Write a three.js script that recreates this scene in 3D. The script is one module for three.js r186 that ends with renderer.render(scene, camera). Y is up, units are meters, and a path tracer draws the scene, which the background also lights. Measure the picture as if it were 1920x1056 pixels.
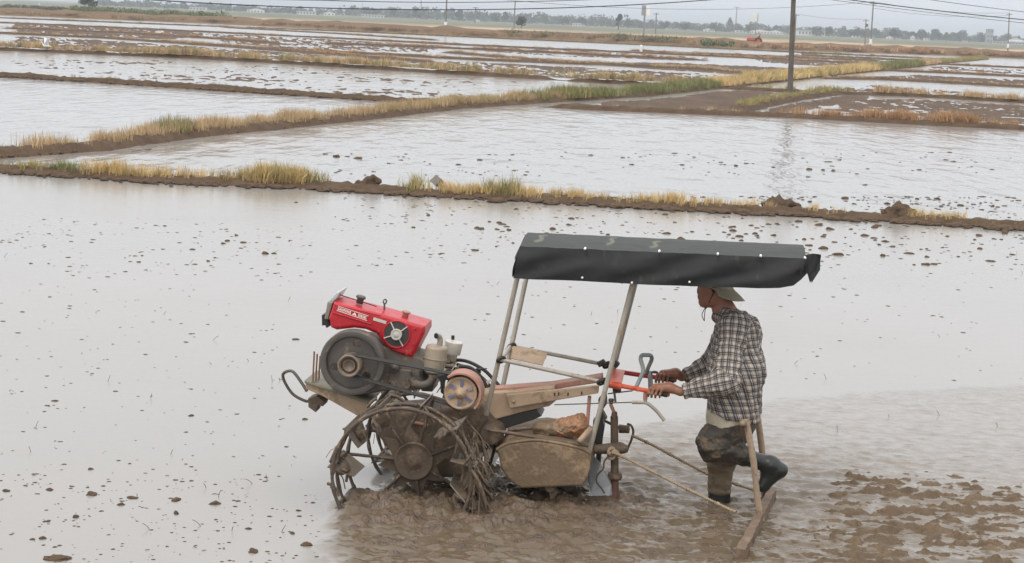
import * as THREE from 'three';
import { mergeGeometries, mergeVertices } from 'three/addons/utils/BufferGeometryUtils.js';
import { RoundedBoxGeometry } from 'three/addons/geometries/RoundedBoxGeometry.js';
import { ImprovedNoise } from 'three/addons/math/ImprovedNoise.js';

// ---------------------------------------------------------------- camera, sky, sun, exposure
const scene = new THREE.Scene();
const PHOTO_W = 1920, PHOTO_H = 1056, FOCAL = 3700, EYE = 2.9;
const camera = new THREE.PerspectiveCamera(2 * Math.atan(PHOTO_H / 2 / FOCAL) * 180 / Math.PI, PHOTO_W / PHOTO_H, 0.5, 60000);
const ROLL = 2.4 * Math.PI / 180, PITCH = -Math.atan((528 - 36) / FOCAL * Math.cos(ROLL));
camera.position.set(0, EYE, 0);
camera.rotation.set(PITCH, 0, ROLL, 'YXZ');
camera.updateMatrixWorld(true);
scene.add(camera);

const renderer = new THREE.WebGLRenderer({ antialias: true });
renderer.toneMapping = THREE.LinearToneMapping;
renderer.toneMappingExposure = 1.03;
renderer.shadowMap.enabled = true;

{ // bright overcast sky: the brightness rises evenly from the horizon to the zenith, as under a closed cloud layer
  const w = 256, h = 128, d = new Float32Array(w * h * 4), n = new ImprovedNoise();
  for (let j = 0; j < h; j++) for (let i = 0; i < w; i++) {
    const el = ((j + 0.5) / h - 0.5) * Math.PI, az = (i + 0.5) / w * 2 * Math.PI;
    const s = Math.max(0, Math.sin(el));
    const X = Math.cos(az) * Math.cos(el), Z = Math.sin(az) * Math.cos(el);
    const k = 1 / (s + 0.18);
    const cl = n.noise(X * k * 0.9 + 7, Z * k * 0.9, 3.1) * 0.6 + n.noise(X * k * 2.1, Z * k * 2.1 + 4, 8.3) * 0.3;
    const L = 0.87 * (1 + 1.08 * s) / 1 * (1 + 0.05 * cl * Math.min(1, s * 5));
    const b = Math.exp(-s * 5), o = (j * w + i) * 4;
    d[o] = L * (1 - 0.075 * b); d[o + 1] = L * (1 - 0.02 * b); d[o + 2] = L * (1.015 + 0.035 * b); d[o + 3] = 1;
  }
  const sky = new THREE.DataTexture(d, w, h, THREE.RGBAFormat, THREE.FloatType);
  sky.mapping = THREE.EquirectangularReflectionMapping; sky.magFilter = sky.minFilter = THREE.LinearFilter; sky.needsUpdate = true;
  scene.background = sky; scene.environment = sky;
}
const sun = new THREE.DirectionalLight(new THREE.Color(1, 0.95, 0.87), 1.15);
sun.position.set(-9, 26, 2); sun.target.position.set(0, 0, -12);
sun.castShadow = true; sun.shadow.radius = 28; sun.shadow.mapSize.set(2048, 2048);
Object.assign(sun.shadow.camera, { left: -30, right: 30, top: 40, bottom: -40, near: 1, far: 120 });
scene.add(sun, sun.target);
scene.fog = new THREE.FogExp2(new THREE.Color(0.70, 0.745, 0.80), 0.00034);

// ---------------------------------------------------------------- helpers
function rng(seed) { let a = seed >>> 0; return () => { a = (a + 0x6D2B79F5) | 0; let t = Math.imul(a ^ (a >>> 15), 1 | a); t = (t + Math.imul(t ^ (t >>> 7), 61 | t)) ^ t; return ((t ^ (t >>> 14)) >>> 0) / 4294967296; }; }
const perlin = new ImprovedNoise(), N3 = (x, y, z = 0) => perlin.noise(x, y, z);
function fbm(x, y, z = 0, o = 4) { let s = 0, a = 0.5; for (let i = 0; i < o; i++) { s += a * N3(x, y, z + i * 7.7); x *= 2.03; y *= 2.03; z *= 2.03; a *= 0.5; } return s; }
const clamp = (x, a = 0, b = 1) => Math.min(b, Math.max(a, x)), mix = (a, b, t) => a + (b - a) * t;
const sstep = (a, b, x) => { const t = clamp((x - a) / (b - a)); return t * t * (3 - 2 * t); };
const V = (x, y, z) => new THREE.Vector3(x, y, z);
const taken = {};
function numbered(n) { const k = taken[n] = (taken[n] ?? -1) + 1; return k ? n + '_' + String(k).padStart(3, '0') : n; }
function tag(o, label, category, group, kind) { o.userData.label = label; if (category) o.userData.category = category; if (group) o.userData.group = group; if (kind) o.userData.kind = kind; return o; }
function shade(o) { o.castShadow = o.receiveShadow = true; return o; }
function obj(name, geo, m, parent) { // a mesh: a part of parent, or a top-level thing
  const o = shade(new THREE.Mesh(Array.isArray(geo) ? join(geo) : geo, m)); o.name = parent ? name : numbered(name); (parent || scene).add(o); return o;
}
function thing(name, label, category, group) { const g = new THREE.Group(); g.name = numbered(name); scene.add(g); return tag(g, label, category, group); }
function plain(g) { const q = g.index ? g.toNonIndexed() : g.clone(); for (const k of Object.keys(q.attributes)) if (!['position', 'normal', 'uv', 'color'].includes(k)) q.deleteAttribute(k); return q; }
function join(list) {
  const l = list.map(plain), col = l.some(g => g.attributes.color);
  for (const g of l) {
    const n = g.attributes.position.count;
    if (!g.attributes.uv) g.setAttribute('uv', new THREE.BufferAttribute(new Float32Array(n * 2), 2));
    if (!g.attributes.normal) g.computeVertexNormals();
    if (!col) g.deleteAttribute('color');
  }
  return mergeGeometries(l);
}
function boxUV(g0, s = 1) { // texture coordinates in metres from the side that each face turns to
  const g = plain(g0), p = g.attributes.position, uv = new Float32Array(p.count * 2), a = V(), b = V(), c = V();
  if (!g.attributes.normal) g.computeVertexNormals();
  for (let i = 0; i < p.count; i += 3) {
    a.fromBufferAttribute(p, i); b.fromBufferAttribute(p, i + 1); c.fromBufferAttribute(p, i + 2);
    const n = b.clone().sub(a).cross(c.clone().sub(a)), x = Math.abs(n.x), y = Math.abs(n.y), z = Math.abs(n.z);
    [a, b, c].forEach((q, k) => { const o = (i + k) * 2; const [u, v] = z >= x && z >= y ? [q.x, q.y] : x >= y ? [q.z, q.y] : [q.x, q.z]; uv[o] = u * s; uv[o + 1] = v * s; });
  }
  g.setAttribute('uv', new THREE.BufferAttribute(uv, 2)); return g;
}
// tileable fractal noise for textures
function lattice(per, seed) { const r = rng(seed), t = new Float32Array(per * per); for (let i = 0; i < t.length; i++) t[i] = r(); return (x, y) => { const x0 = Math.floor(x), y0 = Math.floor(y), fx = x - x0, fy = y - y0, q = (i, j) => t[((j % per + per) % per) * per + (i % per + per) % per], s = k => k * k * (3 - 2 * k); return mix(mix(q(x0, y0), q(x0 + 1, y0), s(fx)), mix(q(x0, y0 + 1), q(x0 + 1, y0 + 1), s(fx)), s(fy)); }; }
function tileNoise(size, base, oct, seed, sx = 1, sy = 1) {
  const o = new Float32Array(size * size); let amp = 1, tot = 0;
  for (let k = 0; k < oct; k++) { const per = base << k, f = lattice(Math.max(per * sx, per * sy), seed + k * 31); for (let j = 0; j < size; j++) for (let i = 0; i < size; i++) o[j * size + i] += amp * f(i / size * per * sx, j / size * per * sy); tot += amp; amp *= 0.55; }
  for (let i = 0; i < o.length; i++) o[i] /= tot; return o;
}
function dataTex(size, fn, srgb = false, rep = 1) {
  const d = new Uint8Array(size * size * 4), c = new THREE.Color();
  for (let i = 0; i < size * size; i++) { const v = fn(i, i % size, (i / size) | 0); if (typeof v === 'number') d[i * 4] = d[i * 4 + 1] = d[i * 4 + 2] = clamp(v) * 255; else { if (srgb) { c.setRGB(v[0], v[1], v[2]).convertLinearToSRGB(); d[i * 4] = clamp(c.r) * 255; d[i * 4 + 1] = clamp(c.g) * 255; d[i * 4 + 2] = clamp(c.b) * 255; } } d[i * 4 + 3] = 255; }
  const t = new THREE.DataTexture(d, size, size); t.wrapS = t.wrapT = THREE.RepeatWrapping; t.magFilter = THREE.LinearFilter; t.minFilter = THREE.LinearMipmapLinearFilter; t.generateMipmaps = true; t.repeat.set(rep, rep); if (srgb) t.colorSpace = THREE.SRGBColorSpace; t.needsUpdate = true; return t;
}
const SZ = 512;
const nA = tileNoise(SZ, 4, 7, 11), nB = tileNoise(SZ, 8, 6, 77), nC = tileNoise(SZ, 32, 4, 5), nS = tileNoise(SZ, 4, 6, 41, 1, 6), nW = tileNoise(SZ, 8, 4, 43, 3, 1);
const lin = (r, g, b) => new THREE.Color().setRGB(r, g, b);
const bumpFine = dataTex(SZ, i => nB[i] * 0.5 + nC[i] * 0.5, false, 2);
const MUDDRY = [0.36, 0.26, 0.175], MUDWET = [0.13, 0.092, 0.06];
// a painted or bare surface with splashes of mud on it; amount 0..1 is how much of it is covered
function coated(base, mud, amount, o = {}) {
  const lerp = (a, b, t) => [mix(a[0], b[0], t), mix(a[1], b[1], t), mix(a[2], b[2], t)], th = 0.76 - 0.5 * amount;
  const map = dataTex(SZ, i => { const m = clamp((nA[i] * 0.7 + nC[i] * 0.3 - th) / 0.10), g = 0.82 + 0.36 * nB[i]; const b = lerp(base, mud, m); return [b[0] * g, b[1] * g, b[2] * g]; }, true, o.rep ?? 2.2);
  const rgh = dataTex(SZ, i => { const m = clamp((nA[i] * 0.7 + nC[i] * 0.3 - th) / 0.10); return clamp(mix(o.rough ?? 0.5, 0.85, m) + (nB[i] - 0.5) * 0.25); }, false, o.rep ?? 2.2);
  return new THREE.MeshStandardMaterial({ map, roughnessMap: rgh, roughness: 1, metalness: o.metal ?? 0, bumpMap: bumpFine, bumpScale: o.bump ?? 0.0015, side: o.side ?? THREE.FrontSide });
}
const flat = (c, rough = 0.6, o = {}) => new THREE.MeshStandardMaterial({ color: Array.isArray(c) ? lin(...c) : c, roughness: rough, ...o });

// photo pixel -> direction, and the point where it meets the ground (the water stands at y = 0)
const camQ = camera.quaternion.clone();
function ray(px, py) { return V((px - 960) / FOCAL, -(py - 528) / FOCAL, -1).applyQuaternion(camQ); }
function G(px, py, y = 0) { const d = ray(px, py), t = (y - EYE) / d.y; return V(d.x * t, y, d.z * t); }
function atDepth(px, py, z) { const d = ray(px, py), t = z / d.z; return V(d.x * t, EYE + d.y * t, z); }
// the walking tractor's own frame: x to its rear, y up, z to its near side
const TPOS = V(-0.6, 0, -11.9), YAW = -6 * Math.PI / 180;
const toT = new THREE.Matrix4().makeRotationY(YAW).setPosition(TPOS), fromT = toT.clone().invert();
const camT = V(0, EYE, 0).applyMatrix4(fromT);
function dirT(px, py) { return ray(px, py).transformDirection(fromT); }
function T(px, py, w) { const d = dirT(px, py), t = (w - camT.z) / d.z; return V(camT.x + d.x * t, camT.y + d.y * t, w); }
function Th(px, py, y) { const d = dirT(px, py), t = (y - camT.y) / d.y; return V(camT.x + d.x * t, y, camT.z + d.z * t); }
const view = (ox, oy, s) => (x, y, w) => T(ox + x / s, oy + y / s, w); // pixels of an enlarged part of the photograph
const zA = view(600, 540, 7.543), zB = view(700, 600, 5.28), zC = view(600, 730, 6.21), zD = view(780, 730, 6.21), zE = view(1080, 640, 5.868), zF = view(1280, 760, 5.28), zH = view(900, 760, 5.28);
const z1 = view(520, 520, 4.062), z3 = view(880, 620, 3.105), z4 = view(1140, 520, 4.062), z5 = view(1120, 760, 3.5675), z6 = view(940, 420, 3.097), z7 = view(1260, 520, 7.54);

// solid shapes
function rod(a, b, r, r2 = r, seg = 10) { const d = b.clone().sub(a), g = new THREE.CylinderGeometry(r2, r, d.length(), seg); g.applyQuaternion(new THREE.Quaternion().setFromUnitVectors(V(0, 1, 0), d.clone().normalize())); g.translate((a.x + b.x) / 2, (a.y + b.y) / 2, (a.z + b.z) / 2); return g; }
function tube(pts, r, seg = 8, n, closed = false, tension = 0.5) { return new THREE.TubeGeometry(new THREE.CatmullRomCurve3(pts, closed, 'catmullrom', tension), n ?? Math.max(8, pts.length * 6), r, seg, closed); }
function bent(pts, r, seg = 8) { // a pipe with short bends between straight runs
  const path = new THREE.CurvePath(); let prev = pts[0];
  for (let i = 1; i < pts.length - 1; i++) { const p = pts[i], a = pts[i - 1].distanceTo(p), b = p.distanceTo(pts[i + 1]), k = Math.min(a, b) * 0.4; const p0 = p.clone().lerp(pts[i - 1], k / a), p1 = p.clone().lerp(pts[i + 1], k / b); path.add(new THREE.LineCurve3(prev, p0)); path.add(new THREE.QuadraticBezierCurve3(p0, p, p1)); prev = p1; }
  path.add(new THREE.LineCurve3(prev, pts[pts.length - 1])); return capped(path, r, seg, pts.length * 10);
}
function capped(path, r, seg, n) { const g = new THREE.TubeGeometry(path, n, r, seg), a = path.getPoint(0), b = path.getPoint(1); const s0 = new THREE.SphereGeometry(r, seg, 6).translate(a.x, a.y, a.z), s1 = new THREE.SphereGeometry(r, seg, 6).translate(b.x, b.y, b.z); return join([g, s0, s1]); }
function ext(pts, w0, w1, bev = 0.004, seg = 2, holes = []) { // a side outline (x, y) given depth along z
  const s = new THREE.Shape(pts.map(p => new THREE.Vector2(p.x, p.y))); for (const h of holes) s.holes.push(h);
  const g = new THREE.ExtrudeGeometry(s, { depth: Math.max(0.001, w1 - w0 - 2 * bev), bevelEnabled: bev > 0, bevelSize: bev, bevelThickness: bev, bevelOffset: -bev, bevelSegments: seg, curveSegments: 24 });
  g.translate(0, 0, w0 + bev); return boxUV(g);
}
function lathe(prof, c, seg = 40) { return new THREE.LatheGeometry(prof.map(([r, z]) => new THREE.Vector2(r, z)), seg).rotateX(Math.PI / 2).translate(c.x, c.y, c.z); } // about the z axis
function latheY(prof, c, seg = 32) { return new THREE.LatheGeometry(prof.map(([r, y]) => new THREE.Vector2(r, y)), seg).translate(c.x, c.y, c.z); }
function box(w, h, d, c, r = 0.004) { return new RoundedBoxGeometry(w, h, d, 2, Math.min(r, w / 3, h / 3, d / 3)).translate(c.x, c.y, c.z); }
function slab(pts4, t) { // a quadrilateral plate with thickness
  const [a, b, c, d] = pts4, n = b.clone().sub(a).cross(d.clone().sub(a)).normalize().multiplyScalar(t), q = [a, b, c, d], r = q.map(p => p.clone().sub(n)), pos = [];
  const quad = (p, s, u, v) => { for (const k of [p, s, u, p, u, v]) pos.push(k.x, k.y, k.z); };
  quad(...q); quad(r[3], r[2], r[1], r[0]); for (let i = 0; i < 4; i++) { const j = (i + 1) % 4; quad(q[i], r[i], r[j], q[j]); }
  const g = new THREE.BufferGeometry(); g.setAttribute('position', new THREE.Float32BufferAttribute(pos, 3)); g.computeVertexNormals(); return boxUV(g);
}
function rough(g0, amp, f, seed = 0) { const g = mergeVertices(g0.clone().deleteAttribute('uv').deleteAttribute('normal')), p = g.attributes.position; g.computeVertexNormals(); const n = g.attributes.normal; for (let i = 0; i < p.count; i++) { const x = p.getX(i), y = p.getY(i), z = p.getZ(i), k = amp * 2 * fbm(x * f + seed, y * f, z * f, 3); p.setXYZ(i, x + n.getX(i) * k, y + n.getY(i) * k, z + n.getZ(i) * k); } g.computeVertexNormals(); return g; }
function worn(g, amp, f) { const p = g.attributes.position; for (let i = 0; i < p.count; i++) { const x = p.getX(i), y = p.getY(i), z = p.getZ(i); p.setXYZ(i, x + amp * 2 * fbm(x * f, y * f, z * f, 2), y + amp * 2 * fbm(x * f + 9, y * f, z * f, 2), z + amp * fbm(x * f, y * f + 5, z * f, 2)); } g.computeVertexNormals(); return g; }
// signed-distance bodies, meshed with surface nets
function surfaceNets(f, lo, hi, cell) {
  const n = [0, 1, 2].map(k => Math.ceil((hi.getComponent(k) - lo.getComponent(k)) / cell) + 1), [nx, ny, nz] = n, F = new Float32Array(nx * ny * nz);
  for (let k = 0, o = 0; k < nz; k++) for (let j = 0; j < ny; j++) for (let i = 0; i < nx; i++, o++) F[o] = f(lo.x + i * cell, lo.y + j * cell, lo.z + k * cell);
  const idx = new Int32Array(nx * ny * nz).fill(-1), pos = [], tri = [], dx = 1, dy = nx, dz = nx * ny, off = [0, dx, dy, dx + dy, dz, dx + dz, dy + dz, dx + dy + dz];
  const E = [[0, 1], [2, 3], [4, 5], [6, 7], [0, 2], [1, 3], [4, 6], [5, 7], [0, 4], [1, 5], [2, 6], [3, 7]];
  for (let k = 0; k < nz - 1; k++) for (let j = 0; j < ny - 1; j++) for (let i = 0; i < nx - 1; i++) {
    const o = i + j * dy + k * dz; let m = 0; for (let c = 0; c < 8; c++) if (F[o + off[c]] < 0) m |= 1 << c;
    if (m === 0 || m === 255) continue; let x = 0, y = 0, z = 0, q = 0;
    for (const [a, b] of E) { const fa = F[o + off[a]], fb = F[o + off[b]]; if ((fa < 0) === (fb < 0)) continue; const t = fa / (fa - fb); x += mix(a & 1, b & 1, t); y += mix(a >> 1 & 1, b >> 1 & 1, t); z += mix(a >> 2 & 1, b >> 2 & 1, t); q++; }
    idx[o] = pos.length / 3; pos.push(lo.x + (i + x / q) * cell, lo.y + (j + y / q) * cell, lo.z + (k + z / q) * cell);
  }
  for (let k = 1; k < nz - 1; k++) for (let j = 1; j < ny - 1; j++) for (let i = 1; i < nx - 1; i++) {
    const o = i + j * dy + k * dz, s = F[o] < 0;
    const face = (on, A, B) => { if (s === F[on] < 0) return; const a = idx[o], b = idx[o - A], c = idx[o - A - B], d = idx[o - B]; if (Math.min(a, b, c, d) < 0) return; if (s) tri.push(a, b, c, a, c, d); else tri.push(a, c, b, a, d, c); };
    face(o + dx, dy, dz); face(o + dy, dz, dx); face(o + dz, dx, dy);
  }
  const g = new THREE.BufferGeometry(); g.setAttribute('position', new THREE.Float32BufferAttribute(pos, 3)); g.setIndex(tri);
  const nor = new Float32Array(pos.length), e = cell * 0.6; for (let i = 0; i < pos.length; i += 3) { const x = pos[i], y = pos[i + 1], z = pos[i + 2]; let a = f(x + e, y, z) - f(x - e, y, z), b = f(x, y + e, z) - f(x, y - e, z), c = f(x, y, z + e) - f(x, y, z - e); const l = Math.hypot(a, b, c) || 1; nor[i] = a / l; nor[i + 1] = b / l; nor[i + 2] = c / l; }
  g.setAttribute('normal', new THREE.BufferAttribute(nor, 3)); return g;
}
function cone(a, b, ra, rb) { const bx = b.x - a.x, by = b.y - a.y, bz = b.z - a.z, l = 1 / (bx * bx + by * by + bz * bz + 1e-9); return (x, y, z) => { const px = x - a.x, py = y - a.y, pz = z - a.z, h = Math.min(1, Math.max(0, (px * bx + py * by + pz * bz) * l)), ex = px - bx * h, ey = py - by * h, ez = pz - bz * h; return Math.sqrt(ex * ex + ey * ey + ez * ez) - (ra + (rb - ra) * h); }; }
function ell(c, rx, ry, rz) { const m = Math.min(rx, ry, rz); return (x, y, z) => { const a = (x - c.x) / rx, b = (y - c.y) / ry, d = (z - c.z) / rz, k = Math.sqrt(a * a + b * b + d * d), g = Math.sqrt(a * a / rx / rx + b * b / ry / ry + d * d / rz / rz); return g > 1e-6 ? k * (k - 1) / g : -m; }; }
function smin(a, b, k) { const h = Math.max(k - Math.abs(a - b), 0) / k; return Math.min(a, b) - h * h * k * 0.25; }
function blend(k, ...fs) { return (x, y, z) => { let d = fs[0](x, y, z); for (let i = 1; i < fs.length; i++) d = smin(d, fs[i](x, y, z), k); return d; }; }
// grids of ground: rows by distance from the viewer, columns by bearing, heights and colours by place
function span(a, b, n) { return Array.from({ length: n + 1 }, (_, i) => a + (b - a) * i / n); }
function fan(rows, cols, fn, keep) {
  const nr = rows.length, nc = cols.length, P = new Float32Array(nr * nc * 3), C = new Float32Array(nr * nc * 3), U = new Float32Array(nr * nc * 2), I = [], k = [];
  for (let j = 0; j < nr; j++) for (let i = 0; i < nc; i++) { const z = -rows[j], x = cols[i] * rows[j], o = j * nc + i, [y, c] = fn(x, z); P.set([x, y, z], o * 3); C.set(c, o * 3); U[o * 2] = x; U[o * 2 + 1] = z; k[o] = !keep || keep(y); }
  for (let j = 0; j < nr - 1; j++) for (let i = 0; i < nc - 1; i++) { const a = j * nc + i, b = a + 1, c = a + nc, d = c + 1; if (k[a] || k[b] || k[c] || k[d]) I.push(a, b, c, b, d, c); }
  let g = new THREE.BufferGeometry(); g.setAttribute('position', new THREE.BufferAttribute(P, 3)); g.setAttribute('color', new THREE.BufferAttribute(C, 3)); g.setAttribute('uv', new THREE.BufferAttribute(U, 2)); g.setIndex(I); g.computeVertexNormals();
  if (keep) { const q = new Int32Array(nr * nc).fill(-1), p2 = [], c2 = [], u2 = [], n2 = [], N = g.attributes.normal.array, J = []; for (const a of I) { if (q[a] < 0) { q[a] = p2.length / 3; p2.push(P[a * 3], P[a * 3 + 1], P[a * 3 + 2]); c2.push(C[a * 3], C[a * 3 + 1], C[a * 3 + 2]); n2.push(N[a * 3], N[a * 3 + 1], N[a * 3 + 2]); u2.push(U[a * 2], U[a * 2 + 1]); } J.push(q[a]); } g = new THREE.BufferGeometry(); for (const [n, v, s] of [['position', p2, 3], ['color', c2, 3], ['uv', u2, 2], ['normal', n2, 3]]) g.setAttribute(n, new THREE.Float32BufferAttribute(v, s)); g.setIndex(J); }
  return g;
}
function rowsOf(a, b, k) { const r = [a]; while (r[r.length - 1] < b) { const d = r[r.length - 1]; r.push(d + Math.max(0.006, d * d * k)); } return r; }
function inside(poly, x, z) { let c = false; for (let i = 0, j = poly.length - 1; i < poly.length; j = i++) { const a = poly[i], b = poly[j]; if ((a.z > z) !== (b.z > z) && x < (b.x - a.x) * (z - a.z) / (b.z - a.z) + a.x) c = !c; } return c; }
function edge(poly, x, z) { let m = 1e9; for (let i = 0, j = poly.length - 1; i < poly.length; j = i++) { const a = poly[i], b = poly[j], dx = b.x - a.x, dz = b.z - a.z, t = clamp(((x - a.x) * dx + (z - a.z) * dz) / (dx * dx + dz * dz + 1e-9)); m = Math.min(m, Math.hypot(x - a.x - dx * t, z - a.z - dz * t)); } return m; }
const onGround = l => l.map(([x, y]) => G(x, y));

// ---------------------------------------------------------------- the setting: flooded paddies, mud, bunds, far plain
const rippleTex = dataTex(SZ, i => nS[i] * 0.55 + nB[i] * 0.3 + nC[i] * 0.15, false, 0.45);
const rippleFar = dataTex(SZ, i => nW[i] * 0.75 + nA[i] * 0.25, false, 0.085);
const waterNear = new THREE.MeshPhysicalMaterial({ color: 0xffffff, vertexColors: true, roughness: 0.17, ior: 1.33, bumpMap: rippleTex, bumpScale: 0.0022 });
const waterFar = new THREE.MeshPhysicalMaterial({ color: lin(0.265, 0.252, 0.235), roughness: 0.13, ior: 1.33, bumpMap: rippleFar, bumpScale: 0.075 });
const mudTex = dataTex(SZ, i => { const g = 0.7 + 0.6 * (nB[i] * 0.6 + nC[i] * 0.4); return [g, g * 0.99, g * 0.97]; }, true, 1.4);
const mudMat = new THREE.MeshPhysicalMaterial({ color: 0xffffff, vertexColors: true, map: mudTex, roughness: 0.82, specularIntensity: 0.35, bumpMap: bumpFine, bumpScale: 0.02 });
const wetMud = new THREE.MeshPhysicalMaterial({ color: lin(0.098, 0.066, 0.043), map: mudTex, roughness: 0.82, specularIntensity: 0.3, bumpMap: bumpFine, bumpScale: 0.006 });

// where the machine has churned the water up
const churn = onGround([[590, 962], [622, 932], [700, 905], [900, 872], [1120, 812], [1200, 790], [1310, 768], [1460, 745], [1600, 733], [1760, 725], [1990, 716], [2120, 716], [2200, 1300], [640, 1300], [585, 1030]]);
const strongFrom = G(1400, 800).z, tmpV = V();
const wheelT = T(752, 898, 0.8);
function churned(x, z) { const d = edge(churn, x, z) + 0.16 * fbm(x * 3, z * 3, 2, 3); return inside(churn, x, z) ? sstep(0.0, 0.22, d) : 0; }
function nearWater(x, z) {
  const m = churned(x, z);
  let y = 0.0012 * N3(x * 5, z * 5), c = [0.275, 0.261, 0.240];
  const p = fbm(x * 0.35, z * 0.35, 9, 3); c = c.map((v, i) => v * (1 + 0.10 * p * (i === 2 ? 1.2 : 1)));
  if (m > 0) {
    tmpV.set(x, 0, z).applyMatrix4(fromT); const u = tmpV.x, w = tmpV.z;
    const s = sstep(-3.6, 0.2, w) * (0.35 + 0.65 * sstep(4.6, 1.6, u)), ws = w + 0.10 * u; // stronger near the machine
    const a = 1 - Math.abs(fbm(u * 0.9 + 3, ws * 4.2, 1, 3)) * 3.4, b = 1 - Math.abs(fbm(u * 2.6, ws * 8.5, 5, 3)) * 3.0, f = fbm(u * 9, w * 15, 3, 3), q = fbm(u * 1.3, w * 2.2, 12, 3);
    const boil = Math.exp(-((u - 0.1) ** 2 / 0.5 + (w - 0.75) ** 2 / 0.10)), boil2 = Math.exp(-((u - 0.75) ** 2 / 0.45 + (w - 0.1) ** 2 / 0.5));
    const g2 = 1 - Math.abs(fbm(u * 6.5 + 2 * q, w * 9 + q, 21, 3)) * 3.2;
    y += m * (0.012 + 0.030 * s) * (0.5 * a + 0.45 * b + 0.5 * f) + m * s * (0.02 * q + 0.010 * g2) + m * (boil * 0.05 + boil2 * 0.03) * (0.8 + 1.5 * f + 0.2 * b + 1.2 * q);
    const rim = boil * 0.5 + s * 0.5, k = m * clamp(0.30 + 0.60 * s + 1.0 * q * s + 0.8 * f + 0.3 * rim);
    c = [mix(c[0], 0.122, k), mix(c[1], 0.090, k), mix(c[2], 0.058, k)];
  }
  return [y, c];
}
const nearBank = [[-400, 303], [0, 320], [330, 341], [600, 351], [800, 364], [1200, 386], [1500, 402], [1920, 427], [2300, 446]];
{
  const rows = [...span(2.5, 8.7, 24), ...rowsOf(8.8, 33.2, 1.55e-4)], cols = [-1.2, -0.8, -0.55, -0.42, ...span(-0.34, 0.36, 780), 0.44, 0.6, 0.85, 1.2];
  tag(obj('paddy_water', fan(rows, cols, nearWater), waterNear), 'shallow muddy water of the paddy that is being worked', null, null, 'structure');
  const pl = new THREE.BufferGeometry(), P = [], U = [], I = [], rr = [33.0, 40, 60, 100, 160, 240, 372];
  rr.forEach((d, j) => { for (const b of [-1.3, -0.4, 0, 0.4, 1.3]) { P.push(b * d, j ? 0 : 0, -d); U.push(b * d, -d); } if (j) for (let i = 0; i < 4; i++) { const a = (j - 1) * 5 + i; I.push(a, a + 1, a + 5, a + 1, a + 6, a + 5); } });
  pl.setAttribute('position', new THREE.Float32BufferAttribute(P, 3)); pl.setAttribute('uv', new THREE.Float32BufferAttribute(U, 2)); pl.setIndex(I); pl.computeVertexNormals();
  pl.translate(0, -0.004, 0);
  tag(obj('paddy_water', pl, waterFar), 'flooded paddies stretching away behind the first bund', null, null, 'structure');
}
{ // solid ground under everything, out to the horizon
  const rows = [1, 8, 30, 100, 250, 368], cols = span(-1.6, 1.6, 8);
  const bed = fan([...rows, 400], cols, () => [-0.3, [0.13, 0.095, 0.065]]);
  tag(obj('ground', bed, mudMat), 'muddy bed under the flooded paddies', null, null, 'structure');
  const far = fan([...rowsOf(366, 1500, 0.00006), 1800, 2300, 3200, 5200, 9000, 16000, 30000], span(-0.62, 0.62, 300), (x, z) => {
    const d = -z + 20 * fbm(x * 0.006, z * 0.006, 4, 3), s = fbm(x * 0.012, z * 0.05, 1, 4), t = fbm(x * 0.05, z * 0.22, 6, 3);
    const strip = Math.sin(d * 0.085 + s * 4);
    let c = d < 560 ? [0.36, 0.235, 0.125] : [0.30, 0.22, 0.13];
    if (strip > 0.75 && d < 560) c = [0.42, 0.36, 0.29];
    if (d < 430 && strip < -0.55) c = [0.20, 0.17, 0.075];
    const gr = sstep(540, 700, d + 60 * s); c = c.map((v, i) => mix(v, [0.115, 0.115, 0.06][i], gr));
    return [0.12 + 0.25 * t, c.map(v => v * (1 + 0.7 * s + 0.5 * t))];
  });
  tag(obj('far_plain', far, new THREE.MeshStandardMaterial({ color: 0xffffff, vertexColors: true, roughness: 0.95 })), 'dry tan and green fields stretching to the tree line', null, null, 'structure');
}
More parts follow.
